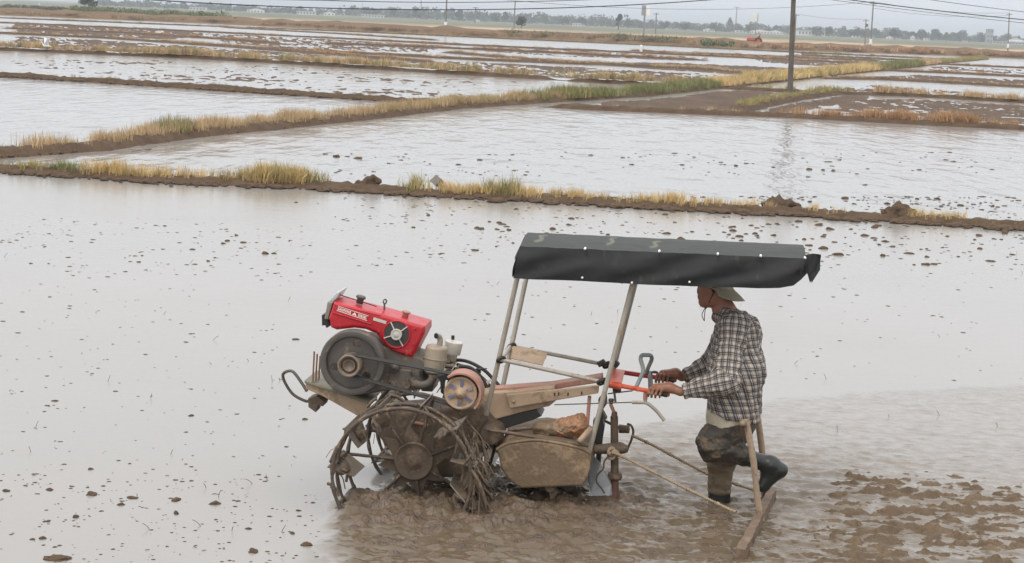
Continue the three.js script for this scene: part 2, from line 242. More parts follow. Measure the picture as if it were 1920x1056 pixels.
// plots where the mud stands out of the water; the number is how much of the plot it covers
const plots = [
  [[[1110, 191], [1250, 180], [1360, 168], [1480, 175], [1440, 195], [1395, 207], [1290, 211], [1110, 202]], 0.84, 5],
  [[[1400, 208], [1480, 190], [1570, 178], [1660, 181], [1640, 190], [1500, 212], [1460, 216]], 0.74, 4],
  [[[1600, 186], [1700, 184], [1920, 197], [1990, 201], [1990, 238], [1700, 222], [1560, 212], [1520, 203]], 0.60, 3],
  [[[1500, 172], [1560, 160], [1640, 158], [1920, 181], [1990, 186], [1990, 196], [1700, 180], [1560, 173]], 0.48, 3],
  [[[1560, 150], [1610, 143], [1700, 139], [1990, 153], [1990, 170], [1780, 155], [1650, 149]], 0.70, 3],
  [[[650, 107], [850, 114], [1150, 128], [1390, 143], [1330, 152], [1230, 156], [1000, 144], [760, 127], [560, 115]], 0.55, 4],
  [[[1040, 115], [1250, 117], [1450, 125], [1570, 132], [1480, 141], [1400, 142], [1200, 129]], 0.72, 3],
  [[[100, 104], [350, 114], [700, 132], [1000, 153], [1040, 158], [900, 186], [640, 176], [300, 155], [0, 134], [0, 104]], 0.27, 3],
  [[[0, 66], [200, 75], [420, 90], [640, 104], [600, 118], [330, 105], [160, 96], [0, 89]], 0.60, 4],
  [[[0, 43], [200, 49], [360, 57], [420, 66], [330, 76], [200, 70], [0, 60]], 0.66, 3],
  [[[360, 60], [640, 74], [860, 86], [820, 100], [560, 92], [400, 80]], 0.52, 3],
  [[[1480, 98], [1640, 106], [1760, 114], [1650, 128], [1480, 122], [1380, 113]], 0.62, 3],
  [[[880, 84], [1150, 97], [1330, 108], [1330, 116], [1040, 106], [860, 95]], 0.48, 3],
  [[[1720, 122], [1990, 132], [1990, 142], [1700, 132]], 0.45, 3],
].map(([p, cov, f]) => ({ poly: onGround(p), cov, f }));
{
  const fn = (x, z) => {
    let y = -0.2; const d = -z, c = [0.098, 0.064, 0.042];
    for (const p of plots) if (inside(p.poly, x, z)) {
      const e = sstep(0, d * 0.010, edge(p.poly, x, z) + d * 0.004 * N3(x * 0.5, z * 0.3, 2));
      const n = 0.5 + 0.62 * fbm(x * 0.30 + 4, z * 0.13, 5, 4) + 1.05 * fbm(x * 2.3, z * 0.62, 8, 4);
      y = Math.max(y, (n - (1 - p.cov) - 0.25 * (1 - e)) * 0.11 * e + (e - 1) * 0.04);
    }
    const v = 1 + 0.5 * fbm(x * 0.8, z * 0.3, 7, 3); return [Math.min(y, 0.09), c.map(k => k * v)];
  };
  tag(obj('mud_flat', fan(rowsOf(56, 366, 1.3e-4), span(-0.285, 0.30, 1050), fn, y => y > -0.02), mudMat), 'wet brown ploughed mud standing out of the far paddies', null, null, 'structure');
  // ridges of turned mud behind the levelling board
  const reg = onGround([[1440, 895], [1480, 862], [1640, 868], [1800, 872], [2060, 900], [2150, 1400], [1280, 1400], [1400, 1010]]);
  const fn2 = (x, z) => {
    let y = -0.1; if (inside(reg, x, z)) {
      tmpV.set(x, 0, z).applyMatrix4(fromT); const u = tmpV.x, w = tmpV.z + 0.12 * u, e = sstep(0, 0.65, edge(reg, x, z) + 0.25 * fbm(u * 2, w * 3, 4, 2));
      const near = sstep(4.3, 2.1, u), n = 0.5 + 0.7 * fbm(u * 1.5, w * 6, 2, 3) + 1.35 * fbm(u * 6.5, w * 15, 7, 4);
      y = nearWater(x, z)[0] + (n - mix(0.68, 0.44, near) + 0.35 * fbm(u * 0.9 + 3, w * 1.7, 31, 2) - 0.02 - 0.30 * (1 - e)) * 0.085 * e - 0.02 * (1 - e);
    }
    const v = 1 + 0.6 * fbm(x * 4, z * 4, 7, 3); return [Math.min(y, 0.05 + 0.02 * v), [0.140 * v, 0.100 * v, 0.066 * v]];
  };
  tag(obj('mud_flat', fan(rowsOf(8.8, 13.6, 1.6e-4), span(0.075, 0.34, 620), fn2, y => y > -0.02), mudMat), 'ridges of freshly turned wet mud behind the levelling board', null, null, 'structure');
}
{ // mud and froth thrown up round the wheels, the tiller and the board
  const reg = onGround([[600, 968], [640, 938], [760, 915], [930, 905], [1120, 900], [1230, 905], [1400, 935], [1440, 985], [1420, 1300], [700, 1300], [620, 1040]]);
  const fn3 = (x, z) => {
    let y = -0.1, v = 1; if (inside(reg, x, z)) {
      tmpV.set(x, 0, z).applyMatrix4(fromT); const u = tmpV.x, w = tmpV.z, e = sstep(0, 0.22, edge(reg, x, z) + 0.1 * fbm(u * 5, w * 5, 1, 2));
      const near = Math.exp(-((u - 0.25) ** 2 / 0.9 + (w - 0.62) ** 2 / 0.16)), n = 0.5 + 0.75 * fbm(u * 2.6 + 7, w * 5.5, 2, 3) + 0.55 * fbm(u * 6.5, w * 10, 7, 2);
      y = nearWater(x, z)[0] + (n - mix(0.60, 0.36, near)) * mix(0.055, 0.10, near) * e - 0.03 * (1 - e); v = 1 + 1.1 * fbm(u * 5, w * 9, 17, 4);
    }
    return [Math.min(y, 0.12), [0.118 * v, 0.081 * v, 0.052 * v]];
  };
  tag(obj('mud_flat', fan(rowsOf(8.6, 12.4, 1.4e-4), span(-0.105, 0.125, 520), fn3, y => y > -0.03), new THREE.MeshPhysicalMaterial({ color: 0xffffff, vertexColors: true, map: mudTex, roughness: 0.42, bumpMap: bumpFine, bumpScale: 0.03 })), 'churned wet mud thrown up under the tractor', null, null, 'structure');
}
// earth bunds
function pathOf(px) { const p = onGround(px), L = [0]; for (let i = 1; i < p.length; i++) L.push(L[i - 1] + p[i].distanceTo(p[i - 1])); return { p, L, total: L[L.length - 1], px }; }
function along(P, s) { let i = 1; while (i < P.L.length - 1 && P.L[i] < s) i++; const t = (s - P.L[i - 1]) / (P.L[i] - P.L[i - 1] || 1), a = P.p[i - 1], b = P.p[i], d = b.clone().sub(a).normalize(); return [a.clone().lerp(b, t), V(-d.z, 0, d.x)]; }
function atX(P, x) { const q = P.px; let i = 1; while (i < q.length - 1 && q[i][0] < x) i++; const t = (x - q[i - 1][0]) / (q[i][0] - q[i - 1][0]); return P.L[i - 1] + t * (P.L[i] - P.L[i - 1]); }
function bund(px, hw, h, label, o = {}) {
  const P = pathOf(px), step = o.step ?? 0.09, n = Math.ceil(P.total / step), prof = [[-1.55, -0.06], [-1.25, 0.01], [-1.0, 0.30], [-0.75, 0.72], [-0.4, 0.96], [0, 1], [0.4, 0.95], [0.75, 0.7], [1.0, 0.32], [1.25, 0.02], [1.6, -0.06]], nc = prof.length, pos = [], col = [], uv = [], I = [];
  for (let i = 0; i <= n; i++) {
    const s = P.total * i / n, [c, nn] = along(P, s), hv = h * (1 + 0.55 * fbm(s * 0.6, (o.seed ?? 1) * 3.1, 1, 3)), wig = hw * 0.35 * fbm(s * 0.35, 5, o.seed ?? 1, 3) * 2;
    const cap = sstep(0, hw * 2.5, Math.min(s, P.total - s) + 0.02), gap = cap * (o.gaps || []).reduce((a, [g, w]) => Math.min(a, sstep(0.3, 1, Math.abs(s - atX(P, g)) / w)), 1);
    for (let k = 0; k < nc; k++) { const [a, b] = prof[k], r = 1 + 0.35 * fbm(s * 2.2 + k * 3.7, k * 1.9, 2, 3), q = c.clone().addScaledVector(nn, a * hw * r + wig); const y = (b > 0 ? b * hv * gap + h * (0.55 * fbm(q.x * 3.2, q.z * 3.2, 3, 3) + 0.8 * fbm(q.x * 9, q.z * 9, 6, 2)) * (b > 0.2 ? 1 : 0.7) * gap : b * 1.5 - (1 - gap) * 0.05); pos.push(q.x, y, q.z); uv.push(q.x, q.z + y); const v = 1 + 0.6 * fbm(q.x * 2.5, q.z * 2.5, 4, 3); const bc = o.color || [0.090, 0.058, 0.035]; col.push(bc[0] * v, bc[1] * v, bc[2] * v); }
    if (i) for (let k = 0; k < nc - 1; k++) { const a = (i - 1) * nc + k; I.push(a, a + 1, a + nc, a + 1, a + nc + 1, a + nc); }
  }
  const g = new THREE.BufferGeometry(); g.setAttribute('position', new THREE.Float32BufferAttribute(pos, 3)); g.setAttribute('color', new THREE.Float32BufferAttribute(col, 3)); g.setAttribute('uv', new THREE.Float32BufferAttribute(uv, 2)); g.setIndex(I); g.computeVertexNormals();
  const nm = g.attributes.normal; let up = 0; for (let i = 0; i < nm.count; i += 7) up += nm.getY(i); if (up < 0) { const J = g.index.array; for (let i = 0; i < J.length; i += 3) { const t = J[i]; J[i] = J[i + 1]; J[i + 1] = t; } g.computeVertexNormals(); }
  const e = obj('earth_bund', g, mudMat); tag(e, label, null, null, 'structure'); return P;
}
// grass: tufts of bent blades
function tuft(seed, n, spread) {
  const r = rng(seed), pos = [], I = [];
  for (let b = 0; b < n; b++) {
    const a = r() * 6.283, lean = 0.15 + r() * 0.75, h = 0.55 + r() * 0.55, w = 0.014 + r() * 0.010, cx = (r() - 0.5) * spread, cz = (r() - 0.5) * spread, f = r() * 6.283, wx = Math.cos(f) * w, wz = Math.sin(f) * w, o = pos.length / 3;
    for (const [t, k] of [[0, 1], [0.5, 0.8], [1, 0.08]]) { const q = lean * t * t * 0.6; const x = cx + Math.cos(a) * q, z = cz + Math.sin(a) * q, y = h * t * (1 - 0.25 * lean * t); pos.push(x - wx * k, y, z - wz * k, x + wx * k, y, z + wz * k); }
    I.push(o, o + 1, o + 3, o, o + 3, o + 2, o + 2, o + 3, o + 5, o + 2, o + 5, o + 4);
  }
  const g = new THREE.BufferGeometry(); g.setAttribute('position', new THREE.Float32BufferAttribute(pos, 3)); g.setIndex(I); g.computeVertexNormals(); return g;
}
const tufts = [tuft(1, 14, 0.5), tuft(2, 12, 0.7), tuft(3, 16, 0.6)];
const grassMat = new THREE.MeshPhysicalMaterial({ color: 0xffffff, roughness: 0.85, transmission: 0.25, thickness: 0, side: THREE.DoubleSide });
const STRAW = [0.60, 0.445, 0.205], TAN = [0.49, 0.355, 0.21], GREEN = [0.155, 0.185, 0.065], OLIVE = [0.30, 0.27, 0.10], SCRUB = [0.085, 0.09, 0.035], RUST = [0.42, 0.235, 0.12], DUN = [0.17, 0.105, 0.055];
function grass(P, list, hw, label, o = {}) { // list: [from px, to px, colour, tufts per metre, height]
  const r = rng(o.seed ?? 5), items = [];
  for (const [x0, x1, c, den, h] of list) { const s0 = atX(P, x0), s1 = atX(P, x1), n = Math.round((s1 - s0) * den); for (let i = 0; i < n; i++) {
    const s = s0 + (s1 - s0) * r(), clump = fbm(s * 0.9, 3.3, o.seed ?? 1, 3), off = ((r() + r()) - 1) * hw + (o.shift ?? 0), ends = Math.min(1, Math.min(s - s0, s1 - s) / (0.04 * (s1 - s0) + 0.2)); if (r() > ends + 0.25 || r() > 0.68 + clump * 2.2) continue;
    const [p, nn] = along(P, s); items.push([p.addScaledVector(nn, off), h * 0.88 * (0.45 + 0.85 * r() + 1.1 * clump), c, 0.7 + 0.6 * r(), r() * 6.283]); } }
  const m = new THREE.InstancedMesh(tufts[(o.seed ?? 0) % 3], grassMat, items.length), M = new THREE.Matrix4(), q = new THREE.Quaternion(), col = new THREE.Color();
  items.forEach(([p, h, c, v, a], i) => { p.y = o.y ?? 0.05; M.compose(p, q.setFromAxisAngle(V(0, 1, 0), a), V(h * (o.wide ?? 1), h, h * (o.wide ?? 1))); m.setMatrixAt(i, M); const mx = r() * (o.pure ? 0.05 : 0.35); m.setColorAt(i, col.setRGB(mix(c[0], STRAW[0], mx) * v, mix(c[1], STRAW[1], mx) * v, mix(c[2], STRAW[2], mx) * v)); });
  m.name = numbered('bund_grass'); shade(m); scene.add(m); tag(m, label, 'grass', null, 'stuff');
}
{
  const A = bund(nearBank, 0.28, 0.10, 'low muddy bund along the far side of the worked paddy', { seed: 1, step: 0.06 });
  grass(A, [[-200, 100, OLIVE, 60, 0.20], [95, 165, GREEN, 90, 0.20], [155, 590, STRAW, 170, 0.30], [400, 620, OLIVE, 70, 0.30], [735, 800, OLIVE, 120, 0.34], [800, 1450, STRAW, 100, 0.20], [900, 980, OLIVE, 60, 0.30], [1495, 1590, STRAW, 110, 0.19], [1640, 1690, OLIVE, 40, 0.12], [1700, 1815, STRAW, 110, 0.18], [1850, 2200, OLIVE, 40, 0.13]], 0.28, 'straw yellow and olive grass growing on the nearest bund', { seed: 3 });
  const B = bund([[-200, 310], [0, 292], [160, 281], [330, 257], [640, 226], [850, 202], [1050, 189], [1200, 180], [1360, 163], [1600, 136.5], [1700, 126.5], [1760, 119.5], [1850, 111]], 0.34, 0.15, 'long muddy bund crossing the paddies diagonally', { seed: 2, step: 0.12, color: [0.090, 0.057, 0.034] });
  grass(B, [[-100, 60, OLIVE, 40, 0.22], [50, 640, TAN, 110, 0.30], [110, 170, GREEN, 60, 0.32], [300, 350, GREEN, 70, 0.36], [640, 1060, TAN, 80, 0.30], [700, 1000, OLIVE, 30, 0.3]], 0.34, 'pale tan grass on the left stretch of the diagonal bund', { seed: 4, shift: -0.1, y: 0.1 });
  grass(B, [[1000, 1340, GREEN, 110, 0.42], [1040, 1120, OLIVE, 60, 0.4], [1630, 1725, GREEN, 60, 0.6], [1740, 1850, OLIVE, 18, 0.5]], 0.6, 'fresh green grass on the diagonal bund', { seed: 7, shift: -0.2, y: 0.1, wide: 1.4 });
  grass(B, [[1330, 1640, STRAW, 70, 0.5], [1720, 1760, TAN, 30, 0.6], [1380, 1600, OLIVE, 20, 0.5]], 0.7, 'straw yellow grass on the diagonal bund near the pole', { seed: 9, shift: -0.2, y: 0.1, wide: 1.4 });
  const C = bund([[-200, 132], [0, 143.5], [160, 153], [330, 164], [640, 184], [760, 192], [860, 198]], 0.28, 0.16, 'bare muddy bund running into the diagonal bund', { seed: 5, step: 0.15 });
  grass(C, [[-150, 850, OLIVE, 3, 0.16]], 0.3, 'sparse grass on the bare muddy bund', { seed: 11, y: 0.15 });
  const D = bund([[-200, 84], [0, 94], [160, 101], [350, 109], [600, 123], [850, 139], [1042, 150], [1062, 151.5], [1260, 163], [1290, 166]], 0.36, 0.16, 'grassy bund with a narrow water gap', { seed: 6, step: 0.3, gaps: [[1052, 1.2]] });
  grass(D, [[-150, 1035, TAN, 26, 0.42], [1068, 1280, TAN, 22, 0.4], [-100, 1280, OLIVE, 10, 0.4]], 0.6, 'tan grass on the bund with the water gap', { seed: 12, y: 0.2, wide: 1.5 });
  const Eb = bund([[1020, 200], [1120, 206], [1290, 213], [1460, 219], [1700, 232], [1915, 243], [2100, 253]], 0.34, 0.14, 'muddy bund along the far side of the second paddy', { seed: 7, step: 0.15 });
  grass(Eb, [[1455, 1730, RUST, 100, 0.36], [1740, 1850, RUST, 90, 0.34], [1855, 1912, RUST, 90, 0.32], [1100, 1440, TAN, 8, 0.15]], 0.45, 'rusty tan grass on the bund of the second paddy', { seed: 13, shift: -0.3, y: 0.12, wide: 1.3 });
  const F = bund([[1355, 166], [1480, 173], [1563, 176.5], [1693, 180], [1847, 188.5], [1920, 193], [2100, 203]], 0.34, 0.14, 'thin bund running right from the diagonal bund', { seed: 8, step: 0.25 });
  grass(F, [[1400, 1600, OLIVE, 14, 0.3], [1640, 2050, TAN, 30, 0.42]], 0.5, 'tan grass on the thin bund behind the pole', { seed: 14, y: 0.15, wide: 1.5 });
  const P = bund([[1385, 209], [1420, 199], [1480, 187.5], [1530, 180], [1572, 176]], 0.38, 0.2, 'short bund that carries the nearest utility pole', { seed: 9, step: 0.2 });
  grass(P, [[1386, 1570, OLIVE, 26, 0.22]], 0.45, 'short olive grass on the bund under the pole', { seed: 15, y: 0.18, wide: 1.3 });
  const far = [
    [[[1545, 147.5], [1647, 149], [1780, 156], [1920, 164], [2060, 172]], TAN, 14], [[[1640, 132], [1780, 137.5], [1920, 144.5], [2060, 151]], RUST, 14], [[[1715, 119], [1920, 128], [2060, 134]], RUST, 12],
    [[[-150, 56], [0, 63], [200, 72], [400, 86], [640, 99], [900, 113], [1150, 123], [1350, 133.5], [1470, 147]], TAN, 12], [[[-150, 37], [0, 43], [250, 54], [640, 73], [900, 86.5], [1150, 97.5], [1400, 109], [1620, 120], [1660, 130]], TAN, 12],
    [[[-150, 28], [0, 34], [300, 46], [640, 59], [900, 71], [1200, 84.5], [1500, 99], [1780, 112]], OLIVE, 10], [[[600, 82], [800, 89], [1020, 99], [1200, 108], [1330, 114]], RUST, 20], [[[300, 78], [480, 92], [640, 104], [820, 118]], RUST, 14], [[[840, 99], [1000, 113], [1120, 121], [1340, 131]], TAN, 12],
    [[[0, 53], [240, 63], [420, 74], [520, 82]], RUST, 14], [[[1500, 104], [1640, 111], [1760, 116]], OLIVE, 12], [[[1300, 100], [1480, 108], [1660, 115]], TAN, 14], [[[1180, 95], [1340, 104], [1560, 116]], RUST, 10], [[[420, 52], [640, 64], [820, 76]], TAN, 9],
  ];
  const where = ['right of the far end of the diagonal bund', 'beyond the pale plot on the right', 'in front of the dry embankment', 'second behind the gapped bund', 'third behind the gapped bund', 'last before the brown embankment', 'wide and rust coloured in the middle distance', 'between two brown plots', 'meeting the diagonal bund far off', 'among the far brown plots', 'short and olive near the orange tractor', 'short and tan near the orange tractor', 'thin and rust coloured far off', 'thin and tan before the hedge'];
  far.forEach(([px, c, den], i) => { const Q = bund(px, 0.55, 0.15, 'far bund ' + where[i], { seed: 20 + i, step: 0.8 }); grass(Q, [[px[0][0], px[px.length - 1][0], c, den, 0.24]], 0.55, 'grass on the far bund ' + where[i], { seed: 30 + i, y: 0.09, wide: 2.4 }); });
  // the grassy embankment that ends the paddies
  const K = bund([[-260, 16.5], [0, 27.5], [430, 45], [850, 66], [1180, 80], [1360, 89], [1500, 94], [1700, 100.5], [1920, 109.5], [2200, 121]], 4.5, 1.1, 'long brown grassy embankment behind the last paddies', { seed: 40, step: 3, color: [0.15, 0.095, 0.05] });
  grass(K, [[-200, 430, OLIVE, 26, 0.55], [-200, 2150, DUN, 46, 0.5], [420, 960, RUST, 16, 0.5], [1300, 2150, RUST, 34, 0.7], [1300, 2150, TAN, 12, 0.7]], 6.0, 'brown and tan grass on the long embankment', { seed: 41, y: 0.35, wide: 3, pure: 1 });
  grass(K, [[950, 1310, SCRUB, 40, 0.8], [950, 1370, OLIVE, 12, 0.7]], 5.0, 'dark green scrub on the middle of the long embankment', { seed: 43, y: 0.5, wide: 3, pure: 1 });
}
// muddy shelf at the foot of the diagonal bund, and lumps on the near bund
{
  const reg = onGround([[120, 300], [190, 283], [330, 266], [420, 256], [470, 252], [380, 268], [330, 282], [230, 292], [190, 300]]);
  const fn = (x, z) => { if (!inside(reg, x, z)) return [-0.1, [0.12, 0.085, 0.058]]; const e = sstep(0, 1.2, edge(reg, x, z)), v = 1 + 0.5 * fbm(x * 2, z, 1, 3); return [(0.5 + fbm(x * 1.6, z * 0.8, 3, 4) - 0.30) * 0.1 * e - 0.02 * (1 - e), [0.08 * v, 0.056 * v, 0.038 * v]]; };
  tag(obj('mud_flat', fan(rowsOf(34, 56, 1.6e-4), span(-0.28, -0.10, 300), fn, y => y > -0.015), mudMat), 'low muddy shelf at the foot of the diagonal bund', null, null, 'structure');
}

// ---------------------------------------------------------------- the walking tractor
const RED = coated([0.43, 0.011, 0.020], [0.44, 0.26, 0.18], 0.24, { rough: 0.38, rep: 3.6 });
const TANPAINT = coated([0.40, 0.285, 0.19], [0.27, 0.19, 0.12], 0.45, { rough: 0.75 });
const MUDDY = coated([0.115, 0.081, 0.053], [0.20, 0.142, 0.092], 0.47, { rough: 0.7, bump: 0.004 });
const DARKMUD = MUDDY;
const IRON = coated([0.10, 0.088, 0.076], [0.24, 0.185, 0.13], 0.36, { rough: 0.5, metal: 0.15 });
const BLOCK = coated([0.12, 0.10, 0.08], [0.27, 0.195, 0.13], 0.5, { rough: 0.6 });
const SALMON = coated([0.40, 0.185, 0.135], [0.37, 0.265, 0.195], 0.5, { rough: 0.6, rep: 4 });
const ORANGE = coated([0.62, 0.095, 0.04], [0.45, 0.26, 0.16], 0.14, { rough: 0.45, rep: 4 });
const STEELPIPE = coated([0.40, 0.36, 0.30], [0.36, 0.27, 0.185], 0.42, { rough: 0.45, metal: 0.2 });
const BLACK = flat([0.018, 0.018, 0.017], 0.6), RUBBER = coated([0.03, 0.029, 0.027], [0.12, 0.09, 0.065], 0.3, { rough: 0.55 });
const PALE = coated([0.55, 0.52, 0.45], [0.36, 0.28, 0.2], 0.3, { rough: 0.5 });
const BRIGHT = flat([0.5, 0.51, 0.51], 0.3, { metalness: 0.55 }), GREYBOX = coated([0.20, 0.185, 0.155], [0.33, 0.26, 0.18], 0.35);
const COVERMUD = coated([0.165, 0.112, 0.066], [0.27, 0.19, 0.115], 0.5, { rough: 0.72, rep: 1.6, bump: 0.006 });
const bar = (a, b, r, r2, s) => boxUV(rod(a, b, r, r2, s), 1);
const tractor = thing('walking_tractor', 'muddy walking tractor with red diesel engine, cage wheels and dark canopy', 'tractor');
tractor.position.copy(TPOS); tractor.rotation.y = YAW;
const part = (n, g, m, p = tractor) => obj(n, g, m, p);
const V2 = (x, y) => new THREE.Vector2(x, y);
function circlePath(c, r) { const p = new THREE.Path(); p.absarc(c.x, c.y, r, 0, Math.PI * 2, true); return p; }
// engine hood
const engineNear = 0.17;
{
  const o = [[190, 205], [850, 368], [1480, 545], [1480, 640], [1300, 992], [1130, 945], [1000, 890], [880, 780], [790, 650], [640, 590], [480, 570], [230, 598], [150, 565], [116, 430]].map(([x, y]) => zA(x, y, engineNear));
  const hood = part('engine_hood', ext(o, -0.13, engineNear, 0.022, 4), RED);
  const mid = (a, b, w, r) => bar(zA(a[0], a[1], w), zA(b[0], b[1], w), r);
  part('hood_rib', mid([190, 350], [722, 512], engineNear, 0.006), RED, hood);
  part('hood_rib', mid([200, 232], [860, 392], engineNear - 0.003, 0.004), RED, hood);
  part('hood_seam', mid([262, 92], [800, 262], 0.055, 0.003), BLACK, hood);
  // lettering plate
  const cv = document.createElement('canvas'); cv.width = 512; cv.height = 96; const c = cv.getContext('2d');
  c.fillStyle = '#a01019'; c.fillRect(0, 0, 512, 96); c.fillStyle = '#f0e6dc'; c.fillRect(6, 3, 500, 9); c.fillRect(0, 84, 506, 10);
  c.fillStyle = '#f6ece4'; c.textAlign = 'center'; c.textBaseline = 'middle'; c.font = 'bold 62px sans-serif';
  c.fillText('GAOFENG', 122, 50, 222); c.fillText('DIESEL', 418, 50, 148);
  c.fillStyle = '#f4ece4'; c.beginPath(); c.moveTo(252, 74); c.lineTo(288, 22); c.lineTo(326, 74); c.fill(); c.fillStyle = '#b0141d'; c.beginPath(); c.moveTo(276, 74); c.lineTo(288, 52); c.lineTo(300, 74); c.fill();
  const tx = new THREE.CanvasTexture(cv); tx.colorSpace = THREE.SRGBColorSpace;
  const q = [[232, 322], [668, 470], [690, 393], [248, 248]].map(([x, y]) => zA(x, y, engineNear + 0.002)), g = slab(q, 0.0015), uv = g.attributes.uv;
  [[0, 0], [1, 0], [1, 1], [0, 0], [1, 1], [0, 1]].forEach(([u, v], i) => uv.setXY(i, u, v)); for (let i = 6; i < uv.count; i++) uv.setXY(i, 0.99, 0.5);
  part('lettering_plate', g, new THREE.MeshStandardMaterial({ map: tx, roughness: 0.5 }), hood);
  part('label_sticker', slab([[748, 457], [930, 512], [942, 472], [760, 415]].map(([x, y]) => zA(x, y, engineNear + 0.002)), 0.0015), PALE, hood);
  // round air intake with spokes
  const ic = zA(1085, 655, engineNear), R = 195 / 7.543 / 319;
  part('intake_screen', lathe([[0.001, 0.001], [R * 0.95, 0.001], [R * 0.95, 0.004], [0.001, 0.0045]], ic, 36), flat([0.045, 0.042, 0.038], 0.7), hood);
  part('intake_rim', new THREE.TorusGeometry(R, 0.0055, 8, 40).translate(ic.x, ic.y, ic.z + 0.003), RED, hood);
  part('intake_hub', lathe([[0.001, 0.026], [0.015, 0.026], [0.017, 0.020], [0.026, 0.021], [0.032, 0.027], [0.035, 0.018], [0.034, 0.004]], ic, 28), PALE, hood);
  for (const a of [38, 118, 200, 300]) { const d = V(Math.cos(a * Math.PI / 180), Math.sin(a * Math.PI / 180), 0); part('intake_spoke', bar(ic.clone().addScaledVector(d, 0.03).add(V(0, 0, 0.009)), ic.clone().addScaledVector(d, R).add(V(0, 0, 0.006)), 0.004), PALE, hood); }
  for (const [x, y] of [[830, 618], [1320, 800], [1340, 585]]) part('bolt', lathe([[0.001, 0.008], [0.006, 0.007], [0.0075, 0.0], [0.0075, -0.004]], zA(x, y, engineNear), 10), RED, hood);
  const cap = (x, y, w, r, h, m, nm) => { const p = zA(x, y, w); const g2 = latheY([[0.001, h], [r * 0.8, h], [r, h * 0.8], [r, h * 0.45], [r * 0.7, h * 0.42], [r * 0.72, -0.02], [0.001, -0.02]], V(0, 0, 0), 20).rotateZ(-0.22).translate(p.x, p.y, p.z); part(nm, g2, m, hood); };
  cap(568, 175, 0.03, 0.030, 0.030, IRON, 'radiator_cap'); cap(1212, 372, 0.03, 0.027, 0.020, SALMON, 'fuel_cap');
  const le = zA(910, 270, 0.03); part('lifting_eye', [boxUV(new THREE.TorusGeometry(0.013, 0.0045, 8, 18).rotateY(0.9).translate(le.x + 0.002, le.y + 0.034, le.z)), bar(le.clone().add(V(0, -0.02, 0)), le.clone().add(V(0, 0.022, 0)), 0.006)], IRON, hood);
  // front: bright headlight shell and grey box
  part('headlight', ext([[112, 190], [235, 60], [300, 45], [245, 150], [185, 205]].map(([x, y]) => zA(x, y, 0.10)), -0.10, 0.10, 0.008, 3), BRIGHT, hood);
  part('front_panel', ext([[105, 200], [180, 205], [118, 430], [125, 450], [60, 440], [85, 300]].map(([x, y]) => zA(x, y, 0.14)), -0.10, 0.14, 0.006), GREYBOX, hood);
  part('front_latch', ext([[22, 385], [60, 380], [110, 440], [140, 540], [90, 570], [70, 530], [25, 535]].map(([x, y]) => zA(x, y, 0.12)), -0.06, 0.12, 0.004), BLACK, hood);
}
